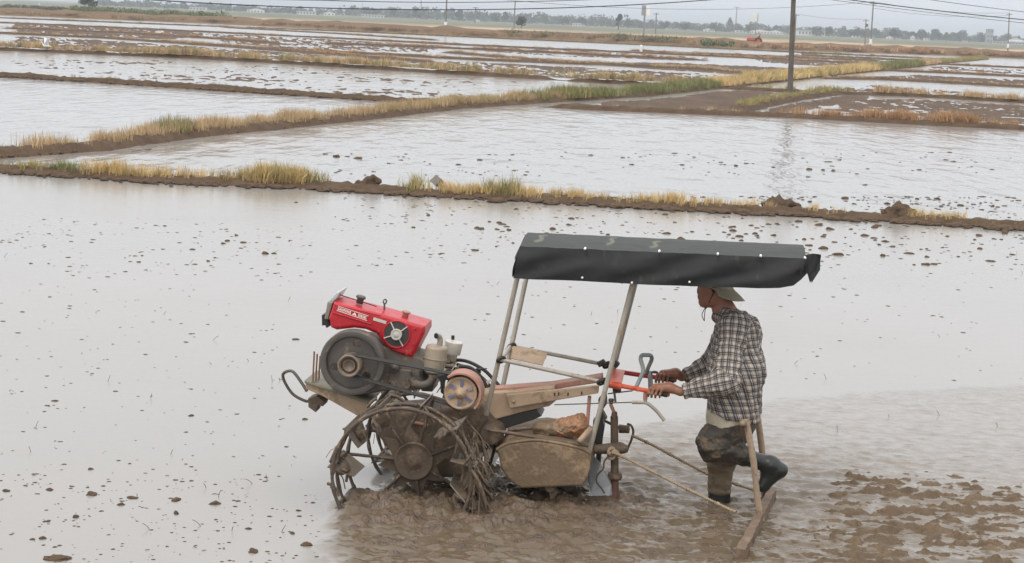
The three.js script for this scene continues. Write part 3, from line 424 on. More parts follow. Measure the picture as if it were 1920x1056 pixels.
// flywheel, pulleys and belts
const fly = z1(578, 645, 0.28), RF = 255 / 4.062 / 319;
{
  const rim = lathe([[RF * 0.80, -0.045], [RF * 0.98, -0.045], [RF, -0.038], [RF, 0.038], [RF * 0.97, 0.045], [RF * 0.82, 0.045], [RF * 0.78, 0.03], [RF * 0.78, -0.03], [RF * 0.80, -0.045]], fly, 64);
  const fw = part('flywheel', boxUV(rim), IRON);
  const disc = new THREE.Shape(); disc.absarc(0, 0, RF * 0.80, 0, Math.PI * 2, false);
  for (const a of [78, 198, 318]) { const h = new THREE.Path(); const c = V(Math.cos(a * Math.PI / 180), Math.sin(a * Math.PI / 180), 0).multiplyScalar(RF * 0.59); h.absarc(c.x, c.y, RF * 0.125, 0, Math.PI * 2, true); disc.holes.push(h); }
  const web = new THREE.ExtrudeGeometry(disc, { depth: 0.012, bevelEnabled: true, bevelSize: 0.002, bevelThickness: 0.002, bevelSegments: 1, curveSegments: 32 }).translate(fly.x, fly.y, fly.z);
  part('flywheel_web', boxUV(web), IRON, fw);
  const pc = z1(550, 668, 0.43), R = 88 / 4.062 / 323;
  const prof = [[R * 0.40, -0.14], [R * 0.9, -0.14], [R * 0.98, -0.11]]; for (let k = 0; k < 3; k++) { const z0 = -0.09 + k * 0.028; prof.push([R, z0], [R * 0.84, z0 + 0.010], [R * 0.84, z0 + 0.014], [R, z0 + 0.024]); } prof.push([R, 0.0], [R * 0.80, 0.002], [R * 0.72, -0.03], [R * 0.58, -0.034], [R * 0.56, -0.012], [R * 0.45, -0.010], [R * 0.42, -0.03], [0.001, -0.032]);
  const ax = V(fly.x, fly.y, pc.z);
  const pul = part('crank_pulley', boxUV(lathe(prof, ax, 40)), coated([0.20, 0.15, 0.11], [0.30, 0.22, 0.15], 0.4, { rough: 0.5 }), fw);
  // driven clutch pulley: six blue-painted ribs on a tan disc
  const cc = z1(1395, 885, 0.43), RC = 130 / 4.062 / 323;
  const cp = part('clutch_pulley', boxUV(lathe([[0.02, -0.10], [RC * 0.92, -0.10], [RC, -0.09], [RC * 0.86, -0.075], [RC, -0.06], [RC * 0.86, -0.045], [RC, -0.03], [RC, -0.004], [RC * 0.95, 0], [RC * 0.86, -0.002], [RC * 0.82, -0.010], [RC * 0.5, -0.010], [RC * 0.32, -0.004], [RC * 0.30, 0.012], [RC * 0.22, 0.018], [RC * 0.15, 0.030], [0.001, 0.034]], cc, 44)), TANPAINT);
  for (let k = 0; k < 6; k++) { const a = k * Math.PI / 3 + 0.42, d = V(Math.cos(a), Math.sin(a), 0), t = V(-d.y, d.x, 0), p = cc.clone().addScaledVector(d, RC * 0.56); part('painted_rib', slab([p.clone().addScaledVector(d, -RC * 0.2).addScaledVector(t, -RC * 0.08), p.clone().addScaledVector(d, RC * 0.22).addScaledVector(t, -RC * 0.11), p.clone().addScaledVector(d, RC * 0.22).addScaledVector(t, RC * 0.11), p.clone().addScaledVector(d, -RC * 0.2).addScaledVector(t, RC * 0.08)].map(q => q.add(V(0, 0, -0.0045))), 0.004), coated([0.13, 0.135, 0.24], [0.36, 0.265, 0.18], 0.52, { rough: 0.7, rep: 7 }), cp); }
  const r1 = R * 0.92, r2 = RC * 0.95, D = Math.hypot(cc.x - ax.x, cc.y - ax.y), th = Math.atan2(cc.y - ax.y, cc.x - ax.x), al = Math.acos((r1 - r2) / D);
  for (const w of [0.345, 0.372, 0.398]) {
    const pts = []; for (let k = 0; k <= 14; k++) { const a = th + al + (2 * Math.PI - 2 * al) * k / 14; pts.push(V(ax.x + Math.cos(a) * r1, ax.y + Math.sin(a) * r1, w)); } for (let k = 0; k <= 14; k++) { const a = th - al + 2 * al * k / 14; pts.push(V(cc.x + Math.cos(a) * r2, cc.y + Math.sin(a) * r2, w)); }
    const path = new THREE.CurvePath(); pts.forEach((p, i) => path.add(new THREE.LineCurve3(p, pts[(i + 1) % pts.length]))); part('drive_belt', new THREE.TubeGeometry(path, 150, 0.0055, 6, false), RUBBER);
  }
  // curved belt guard
  const gs = new THREE.Shape(), a0 = 2.25, a1 = -0.75, R0 = RC * 1.17, R1 = RC * 1.26; gs.absarc(cc.x, cc.y, R1, a0, a1, true); gs.absarc(cc.x, cc.y, R0, a1, a0, false);
  const gg = new THREE.ExtrudeGeometry(gs, { depth: 0.15, bevelEnabled: true, bevelSize: 0.002, bevelThickness: 0.002, bevelSegments: 1, curveSegments: 30 }).translate(0, 0, 0.30); part('belt_guard', boxUV(gg), SALMON);
}
// engine block, exhaust elbow, air cleaner, silencer
{
  const blk = part('engine_block', ext([[430, 470], [660, 470], [860, 540], [1100, 615], [1185, 690], [1195, 840], [1010, 870], [850, 862], [640, 900], [420, 850], [400, 640]].map(([x, y]) => z1(x, y, 0.15)), -0.15, 0.15, 0.012, 2), BLOCK);
  part('side_cover', ext([[160, 480], [375, 500], [390, 640], [340, 690], [150, 640]].map(([x, y]) => zB(x, y, 0.16)), 0.145, 0.165, 0.005), BLOCK, blk);
  part('filler_plug', lathe([[0.001, 0.034], [0.010, 0.034], [0.012, 0.026], [0.027, 0.024], [0.031, 0.018], [0.031, -0.01]], zB(213, 466, 0.165), 20), IRON, blk);
  for (const [x, y] of [[165, 625], [370, 520], [380, 630], [185, 510]]) part('bolt', lathe([[0.001, 0.009], [0.006, 0.008], [0.0075, 0], [0.0075, -0.004]], zB(x, y, 0.166), 8), IRON, blk);
  part('exhaust_elbow', boxUV(tube([[375, 575], [400, 620], [470, 645], [545, 630], [585, 585], [590, 540]].map(([x, y]) => zB(x, y, 0.19)), 0.026, 12, 30)), BLOCK, blk);
  part('cylinder_head', boxUV(box(0.075, 0.15, 0.22, zB(560, 560, 0.04), 0.012)), IRON, blk);
  part('head_fin', boxUV(box(0.02, 0.045, 0.05, zB(478, 530, 0.18), 0.004)), BLACK, blk);
  const base = zB(598, 500, 0.13), top = zB(632, 250, 0.13), q = new THREE.Quaternion().setFromUnitVectors(V(0, 1, 0), top.clone().sub(base).normalize()), H = top.distanceTo(base);
  const can = new THREE.LatheGeometry([[0.001, -0.02], [0.060, -0.018], [0.064, 0], [0.066, H * 0.45], [0.071, H * 0.47], [0.072, H * 0.50], [0.067, H * 0.52], [0.068, H * 0.86], [0.062, H * 0.95], [0.045, H * 1.0], [0.001, H * 1.03]].map(([r, y]) => V2(r, y)), 36).applyQuaternion(q).translate(base.x, base.y, base.z);
  const ac = part('air_cleaner', boxUV(can), coated([0.33, 0.27, 0.20], [0.28, 0.20, 0.14], 0.35, { rough: 0.5 }));
  const sn = [[652, 262], [662, 215], [655, 175], [640, 158], [622, 158]].map(([x, y], i) => zB(x, y, [0.13, 0.13, 0.135, 0.148, 0.162][i]));
  part('intake_snorkel', boxUV(tube(sn, 0.0175, 14, 30)), STEELPIPE, ac); part('snorkel_mouth', new THREE.CylinderGeometry(0.0165, 0.0165, 0.006, 18).applyQuaternion(new THREE.Quaternion().setFromUnitVectors(V(0, 1, 0), V(-0.72, 0.05, 0.69).normalize())).translate(sn[4].x - 0.001, sn[4].y, sn[4].z + 0.002), BLACK, ac);
  const mb = zB(765, 400, -0.12), mt = zB(780, 210, -0.12), mh = mt.distanceTo(mb);
  const ms = part('silencer', boxUV(new THREE.LatheGeometry([[0.001, 0], [0.034, 0], [0.036, mh * 0.32], [0.052, mh * 0.36], [0.056, mh * 0.95], [0.05, mh], [0.001, mh * 1.02]].map(([r, y]) => V2(r, y)), 30).rotateZ(-0.15).translate(mb.x, mb.y, mb.z)), PALE);
  part('wing_nut', boxUV(box(0.02, 0.028, 0.008, mt.clone().add(V(0.004, 0.022, 0)), 0.002)), BLACK, ms);
  part('hose', tube([[760, 410], [850, 398], [960, 422], [1100, 500], [1190, 590], [1262, 668]].map(([x, y]) => zB(x, y, -0.16)), 0.011, 8, 40), RUBBER);
  part('hose', tube([[850, 460], [960, 475], [1060, 560], [1120, 660], [1150, 690]].map(([x, y]) => zB(x, y, -0.10)), 0.012, 8, 40), RUBBER);
  part('hose_bracket', boxUV(box(0.03, 0.035, 0.03, zB(1040, 505, -0.12))), BLACK); part('cable', tube([[1010, 515], [1060, 490], [1125, 482]].map(([x, y]) => zB(x, y, -0.1)), 0.004, 6), BLACK);
  part('belt_tensioner', ext([[620, 560], [760, 520], [820, 560], [700, 600], [690, 690], [720, 760], [665, 720], [660, 600]].map(([x, y]) => zB(x, y, 0.28)), 0.20, 0.28, 0.004), BLACK);
}
// front frame, bumper hoop, rods
{
  const fr = part('engine_bed', ext([[212, 800], [690, 958], [720, 1060], [600, 1052], [340, 905], [216, 852]].map(([x, y]) => z1(x, y, 0.17)), 0.13, 0.17, 0.006), TANPAINT);
  part('bed_rail', ext([[212, 800], [690, 958], [690, 1010], [340, 905], [216, 852]].map(([x, y]) => z1(x, y, 0.15)), -0.17, -0.13, 0.006), TANPAINT, fr);
  part('bed_plank', ext([[205, 788], [700, 950], [700, 968], [205, 806]].map(([x, y]) => z1(x, y, 0.19)), -0.18, 0.19, 0.004), coated([0.16, 0.155, 0.10], [0.26, 0.2, 0.13], 0.4), fr);
  part('bed_plate', ext([[560, 270], [840, 270], [905, 430], [835, 535], [690, 470], [640, 420]].map(([x, y]) => zC(x, y, 0.14)), -0.14, 0.14, 0.005), TANPAINT, fr);
  const hoop = [[225, 870], [185, 805], [128, 728], [92, 713], [52, 728], [42, 755], [62, 810], [118, 890], [205, 940], [260, 945]];
  part('bumper_hoop', boxUV(tube(hoop.map(([x, y], i) => z1(x, y, 0.16 - i * 0.012)), 0.0095, 10, 70)), IRON);
  part('hitch_block', ext([[232, 925], [300, 905], [360, 950], [345, 985], [310, 975], [290, 1030], [235, 990]].map(([x, y]) => z1(x, y, 0.10)), -0.04, 0.10, 0.004), DARKMUD);
  for (const [x, w] of [[268, 0.16], [290, 0.10], [312, 0.04]]) part('tie_rod', bar(z1(x, 815, w), z1(x + 13, 565 + (0.16 - w) * 300, w), 0.0055), coated([0.24, 0.13, 0.09], MUDDRY, 0.3));
}
// axle, gear case and cage wheels
const hubA = T(777, 862, 0.34), hubB = T(752, 898, 0.80), hub = V((hubA.x + hubB.x) / 2, (hubA.y + hubB.y) / 2, 0), RW = 0.405;
{
  part('gear_case', ext([[716, 775], [900, 762], [935, 800], [905, 858], [862, 895], [790, 898], [742, 862], [704, 812]].map(([x, y]) => T(x, y, 0.2)), -0.2, 0.2, 0.02, 3), DARKMUD);
  part('axle', bar(V(hub.x, hub.y, -0.36), V(hub.x, hub.y, 0.36), 0.035), DARKMUD);
  part('case_rod', bar(zC(1060, 380, 0.22), zD(140, 420, 0.22), 0.010), SALMON);
  const ribbed = (R, w) => { const g = new THREE.TorusGeometry(R, 0.0115, 8, 150), p = g.attributes.position; for (let i = 0; i < p.count; i++) { const x = p.getX(i), y = p.getY(i), a = Math.atan2(y, x), l = Math.hypot(x, y), k = 0.0016 * Math.sin(a * 130) + 0.004 * fbm(x * 14, y * 14, w * 9, 3); const cx = x / l * R, cy = y / l * R, d = V(x - cx, y - cy, p.getZ(i)), s = 1 + k / 0.0115 * 1.0; p.setXYZ(i, cx + d.x * s, cy + d.y * s, d.z * s); } g.computeVertexNormals(); return boxUV(g.translate(0, 0, w)); };
  const cage = coated([0.085, 0.062, 0.045], [0.25, 0.18, 0.115], 0.42, { rough: 0.65, metal: 0.1, bump: 0.004, rep: 4 }), blade = coated([0.20, 0.175, 0.145], [0.25, 0.18, 0.115], 0.5, { rough: 0.5, metal: 0.2, rep: 3, side: THREE.DoubleSide });
  function wheel(s) {
    const g = new THREE.Group(); g.name = 'cage_wheel'; tractor.add(g); g.position.copy(hub); const r = rng(s > 0 ? 8 : 9);
    const P = (R, a, w) => V(Math.cos(a) * R, Math.sin(a) * R, w * s);
    for (const w of [0.34, 0.66, 0.80]) obj('wheel_ring', ribbed(RW, w * s), cage, g);
    const hd = obj('hub_disc', boxUV(rough(lathe([[0.02, -0.02], [0.10, -0.02], [0.115, -0.01], [0.118, 0.012], [0.108, 0.02], [0.100, 0.008], [0.05, 0.006], [0.04, 0.02], [0.001, 0.022]], V(0, 0, 0.35 * s), 40), 0.003, 30)), DARKMUD, g);
    const star = new THREE.Shape(); for (let k = 0; k < 16; k++) { const a = k * Math.PI / 8 + 0.2, R = k % 2 ? 0.135 : 0.205 + r() * 0.03; k ? star.lineTo(Math.cos(a) * R, Math.sin(a) * R) : star.moveTo(Math.cos(a) * R, Math.sin(a) * R); }
    obj('hub_star', boxUV(new THREE.ExtrudeGeometry(star, { depth: 0.012, bevelEnabled: true, bevelSize: 0.002, bevelThickness: 0.002, bevelSegments: 1 }).translate(0, 0, 0.32 * s)), DARKMUD, hd);
    for (let k = 0; k < 7; k++) { const a = k * Math.PI * 2 / 7 + 3.1; obj('spoke', boxUV(rough(new THREE.TubeGeometry(new THREE.LineCurve3(P(0.10, a, 0.35), P(RW, a, 0.35)), 14, 0.010, 8), 0.002, 40)), cage, g); }
    for (let k = 0; k < 11; k++) { // paddle plates across the rings, turned to the radius
      const a = k * Math.PI * 2 / 11 + 0.18, d = 0.10 + r() * 0.04, wv = 0.10 + r() * 0.05, pts = [P(RW + 0.025, a, 0.36), P(RW + 0.03, a + 0.02, 0.80), P(RW - d, a + wv * 1.6, 0.72), P(RW - d * 1.1, a + wv * 1.7, 0.44)];
      obj('paddle', slab(s > 0 ? pts : pts.reverse(), 0.006), blade, g);
      obj('mud_clump', boxUV(rough(new THREE.IcosahedronGeometry(0.03 + r() * 0.035, 4).scale(1, 0.7, 1.5).rotateZ(a).translate(...P(RW - 0.05, a + 0.08, 0.45 + r() * 0.3).toArray()), 0.02, 22, k)), DARKMUD, g);
    }
    for (let k = 0; k < 11; k++) { const a = k * Math.PI * 2 / 11 + 0.18; obj('cross_bar', boxUV(rod(P(RW - 0.004, a, 0.33), P(RW - 0.004, a, 0.81), 0.008)), cage, g); }
    // wet weeds and clay wound round the rings and dripping behind the wheel
    const strands = []; const n = s > 0 ? 170 : 50;
    for (let k = 0; k < n; k++) { const back = r() < 0.72, a = back ? -0.55 + r() * 1.25 : r() * 6.283, R = RW + (r() - 0.4) * 0.07, w = 0.36 + r() * 0.45, p = P(R, a, w), L = back ? 0.04 + r() * r() * 0.32 : 0.03 + r() * 0.09, sx = (r() - 0.3) * 0.17; strands.push(new THREE.TubeGeometry(new THREE.CatmullRomCurve3([p, p.clone().add(V(sx * 0.4 + 0.01, -L * 0.3 + (r() - 0.3) * 0.03, (r() - 0.5) * 0.05)), p.clone().add(V(sx, -L, (r() - 0.5) * 0.07))]), 6, 0.0018 + r() ** 3 * 0.011, 5)); }
    const st = obj('hanging_weeds', boxUV(join(strands)), DARKMUD, g); st.userData.kind = 'stuff';
    if (s > 0) { const f = blend(0.05, cone(P(0.38, 0.25, 0.6), P(0.36, -0.05, 0.62), 0.02, 0.04), cone(P(0.36, -0.05, 0.62), P(0.44, -0.65, 0.66), 0.04, 0.07), cone(P(0.44, -0.65, 0.66), P(0.50, -0.95, 0.6), 0.055, 0.07), cone(P(0.40, 0.1, 0.5), P(0.44, -0.5, 0.42), 0.018, 0.05), cone(P(0.44, -0.5, 0.42), P(0.55, -0.8, 0.45), 0.05, 0.06)); obj('clinging_clay', boxUV(surfaceNets((x, y, z) => f(x, y, z) + 0.085 * fbm(x * 11, y * 5, z * 11, 4) + 0.03 * fbm(x * 34, y * 12, z * 34, 2), V(0.05, -0.52, 0.3), V(0.62, 0.16, 0.82), 0.009)), DARKMUD, g); }
  }
  wheel(1); wheel(-1);
}
// transmission case, arms and linkage
{
  const tc = part('transmission_case', ext([[848, 770], [880, 742], [918, 737], [960, 735], [1040, 725], [1042, 752], [1030, 762], [980, 773], [918, 790], [905, 806], [868, 804]].map(([x, y]) => T(x, y, 0.11)), -0.10, 0.11, 0.008), TANPAINT);
  part('case_arm', ext([[120, 338], [470, 312], [772, 262], [775, 300], [470, 345], [220, 372]].map(([x, y]) => z3(x, y, 0.02)), -0.09, 0.03, 0.006), SALMON, tc);
  const ch = part('side_channel', ext([[215, 376], [755, 320], [750, 366], [236, 452]].map(([x, y]) => z3(x, y, 0.16)), 0.12, 0.16, 0.004), TANPAINT);
  part('bolt', lathe([[0.001, 0.012], [0.010, 0.010], [0.012, 0], [0.012, -0.01]], z3(258, 412, 0.16), 10), TANPAINT, ch);
  for (const [x, y] of [[497, 372], [520, 370], [655, 365], [575, 372]]) part('slot', ext([[x - 4, y - 9], [x + 4, y - 11], [x + 3, y + 8], [x - 5, y + 10]].map(([a, b]) => z3(a, b, 0.162)), 0.155, 0.1625, 0.0005, 1), BLACK, ch);
  part('rubber_cover', ext([[75, 152], [560, 42], [608, 110], [520, 150], [250, 232], [200, 195]].map(([x, y]) => zH(x, y, 0.10)), -0.12, 0.10, 0.006), RUBBER);
  part('case_boss', boxUV(rough(lathe([[0.001, 0.06], [0.05, 0.058], [0.065, 0.04], [0.066, -0.3]], zH(110, 290, 0.26), 28), 0.006, 16)), MUDDY);
  part('link_rod', bar(zH(70, 240, 0.34), zH(1075, 402, 0.38), 0.011), MUDDY); part('link_rod', bar(zH(290, 245, 0.26), zH(520, 222, 0.26), 0.010), MUDDY);
  part('support_strut', bar(zE(150, 600, 0.12), zE(120, 980, 0.18), 0.011), SALMON);
}
// rotary tiller under its curved cover
{
  const o = [[165, 440], [240, 395], [340, 368], [560, 350], [780, 380], [1000, 432], [1092, 478], [1090, 640], [1055, 740], [1020, 802], [400, 828], [300, 760], [210, 640]].map(([x, y]) => zH(x, y, 0.40));
  const cv = part('tiller_cover', boxUV(ext(o, -0.32, 0.40, 0.016, 3)), COVERMUD);
  part('cover_lip', boxUV(tube([[165, 440], [240, 395], [340, 366], [560, 347], [780, 377], [1000, 429], [1092, 475]].map(([x, y]) => zH(x, y, 0.392)), 0.010, 8, 50)), COVERMUD, cv);
  const s0 = zH(700, 790, 0.3), sc = V(s0.x, s0.y, 0);
  part('tine_shaft', bar(V(sc.x, sc.y, -0.3), V(sc.x, sc.y, 0.36), 0.03), DARKMUD);
  for (let k = 0; k < 12; k++) { const a = k * 2.4, w = -0.28 + k * 0.055, d = V(Math.cos(a), Math.sin(a), 0), t = V(-d.y, d.x, 0), c = V(sc.x, sc.y, w); part('tine', slab([c.clone().addScaledVector(t, 0.02), c.clone().addScaledVector(d, 0.13).addScaledVector(t, 0.03), c.clone().addScaledVector(d, 0.15).addScaledVector(t, -0.05).add(V(0, 0, 0.04)), c.clone().addScaledVector(t, -0.02)], 0.007), MUDDY); }
  part('log_end', boxUV(rough(rod(zH(985, 360, 0.44), zH(1090, 240, 0.30), 0.019, 0.017, 14), 0.004, 30)), TANPAINT);
  part('hitch_column', ext([[1120, 150], [1200, 85], [1232, 210], [1210, 350], [1190, 600], [1150, 600], [1150, 380], [1105, 360]].map(([x, y]) => zH(x, y, 0.02)), -0.06, 0.02, 0.006), RUBBER);
  part('hitch_bar', ext([[245, 640], [330, 560], [340, 690], [290, 760], [340, 855], [310, 865], [255, 760]].map(([x, y]) => zE(x, y, 0.02)), -0.05, 0.03, 0.005), DARKMUD);
  // ploughshare
  const pr = [[1120, 520], [1190, 585], [1260, 700], [1300, 800], [1305, 930], [1245, 1000], [1160, 960], [1100, 860], [1062, 740], [1075, 620]].map(([x, y]) => zH(x, y, 0.10));
  const sg = ext(pr, 0.095, 0.103, 0.002), sp = sg.attributes.position, pcx = zH(1180, 760, 0.1); for (let i = 0; i < sp.count; i++) sp.setZ(i, sp.getZ(i) - 1.6 * (sp.getX(i) - pcx.x) ** 2 * 4 - 0.25 * (sp.getY(i) - pcx.y)); sg.computeVertexNormals();
  part('ploughshare', sg, coated([0.33, 0.335, 0.345], [0.30, 0.24, 0.18], 0.2, { rough: 0.5, metal: 0.15 }));
  part('twine', boxUV(tube([[1275, 500], [1230, 560], [1220, 630], [1165, 690], [1155, 760], [1200, 820], [1235, 875]].map(([x, y]) => zH(x, y, 0.15)), 0.0055, 7, 40)), MUDDY);
  // depth column
  const c0 = zH(1330, 110, 0.05), c1 = zH(1335, 700, 0.05), col = part('depth_column', boxUV(rough(rod(c1, c0, 0.0245, 0.0235, 18), 0.001, 40)), MUDDY);
  part('column_flange', boxUV(latheY([[0.001, 0.022], [0.040, 0.020], [0.044, 0.008], [0.046, -0.008], [0.040, -0.02], [0.001, -0.022]], c1, 24)), MUDDY, col);
  part('column_foot', boxUV(latheY([[0.001, 0], [0.024, 0], [0.026, -0.04], [0.030, -0.10], [0.045, -0.16], [0.05, -0.24], [0.001, -0.25]], c1, 24)), coated([0.12, 0.045, 0.03], MUDWET, 0.55), col);
  part('column_cap', boxUV(latheY([[0.001, 0.03], [0.014, 0.03], [0.018, 0.02], [0.019, 0], [0.024, -0.01], [0.001, -0.012]], c0, 18)), coated([0.14, 0.06, 0.045], MUDWET, 0.4), col);
  part('column_crank', bar(c0.clone().add(V(0, 0.02, 0)), zE(380, 690, 0.05), 0.011), SALMON, col); const kn = zE(387, 655, 0.05); part('crank_knob', latheY([[0.001, 0.014], [0.016, 0.012], [0.018, 0.002], [0.010, -0.02], [0.001, -0.02]], kn, 16), IRON, col);
  part('drawbar', boxUV(rough(rod(zH(1130, 440, 0.1), zH(1385, 420, 0.1), 0.026, 0.040, 16), 0.010, 18)), MUDDY);
  part('drawbar_head', boxUV(rough(new THREE.SphereGeometry(0.045, 20, 14).scale(1.15, 0.75, 1).translate(...zH(1390, 425, 0.1).toArray()), 0.008, 20)), MUDDY);
  part('tow_hook', [boxUV(rough(rod(zH(1375, 235, -0.2), zH(1480, 240, -0.2), 0.030, 0.024, 14), 0.008, 20)), boxUV(tube([[1455, 185], [1495, 200], [1518, 260], [1500, 340], [1475, 400], [1450, 465]].map(([x, y]) => zH(x, y, -0.2)), 0.0075, 8, 30))], DARKMUD);
  part('linkage_arm', bar(zH(1225, 150, -0.1), zH(1380, 225, -0.2), 0.009), DARKMUD);
}
// handlebars and levers
const gripNear = [zE(480, 488, 0.24), zE(1010, 588, 0.24)], gripFar = [zE(530, 345, -0.24), zE(1085, 428, -0.24)];
{
  const br = part('handle_bracket', slab([zE(345, 468, 0.22), zE(495, 500, 0.22), zE(540, 318, -0.22), zE(375, 292, -0.22)], 0.022), ORANGE);
  part('bracket_boss', boxUV(rough(rod(zE(345, 470, 0.24), zE(500, 492, 0.24), 0.020, 0.024, 14), 0.003, 30)), ORANGE, br);
  const hb = part('handlebar', boxUV(capped(new THREE.LineCurve3(...gripNear), 0.0135, 12, 8)), ORANGE);
  part('handlebar', boxUV(capped(new THREE.LineCurve3(...gripFar), 0.0145, 12, 8)), coated([0.42, 0.03, 0.03], [0.4, 0.24, 0.16], 0.15, { rough: 0.4 }));
  part('grip', boxUV(rod(gripFar[0].clone().lerp(gripFar[1], 0.75), gripFar[1], 0.0185, 0.0185, 14)), RUBBER); part('grip', boxUV(rod(gripNear[0].clone().lerp(gripNear[1], 0.72), gripNear[1], 0.0175, 0.0175, 14)), RUBBER);
  part('loop_lever', boxUV(bent([[668, 492], [748, 320], [708, 195], [722, 152], [825, 152], [838, 195], [790, 300], [780, 345]].map(([x, y], i) => zE(x, y, 0.20 - i * 0.035)), 0.0125, 10)), coated([0.22, 0.26, 0.25], [0.33, 0.26, 0.18], 0.4, { rough: 0.45, rep: 4 }));
  part('lever_post', bar(zE(815, 350, -0.14), zE(822, 512, 0.10), 0.015), IRON); part('lever_knob', boxUV(new THREE.SphereGeometry(0.02, 16, 12).scale(1.1, 0.45, 0.8).translate(...zE(866, 340, -0.12).toArray())), coated([0.10, 0.06, 0.07], MUDDRY, 0.2));
  part('lever_bracket', bar(zE(640, 500, 0.245), zE(690, 540, 0.245), 0.012), ORANGE, hb); part('lever_tab', bar(zE(765, 570, 0.24), zE(762, 640, 0.24), 0.014), SALMON);
  part('clutch_lever', boxUV(tube([[615, 672], [690, 674], [760, 676], [810, 700], [880, 760], [935, 825], [975, 875]].map(([x, y]) => zE(x, y, 0.24)), 0.0105, 9, 40)), STEELPIPE);
  part('clutch_lever', bar(zE(762, 640, 0.24), zE(765, 690, 0.24), 0.011), STEELPIPE);
  part('control_rod', bar(zE(350, 578, 0.2), zE(625, 545, 0.2), 0.004), IRON); part('control_rod', bar(z3(495, 432, 0.22), zE(615, 672, 0.24), 0.0035), IRON); part('control_rod', bar(zE(420, 545, 0.2), zE(437, 682, 0.2), 0.007), IRON);
  for (const [x, y, w, a] of [[280, 240, -0.1, 0.5], [435, 240, -0.15, -0.7], [300, 440, 0.24, 0.2], [450, 535, 0.16, 0]]) part('clamp', boxUV(rough(box(0.05, 0.035, 0.05, V(0, 0, 0), 0.008).rotateZ(a).translate(...zE(x, y, w).toArray()), 0.006, 24)), RUBBER);
}
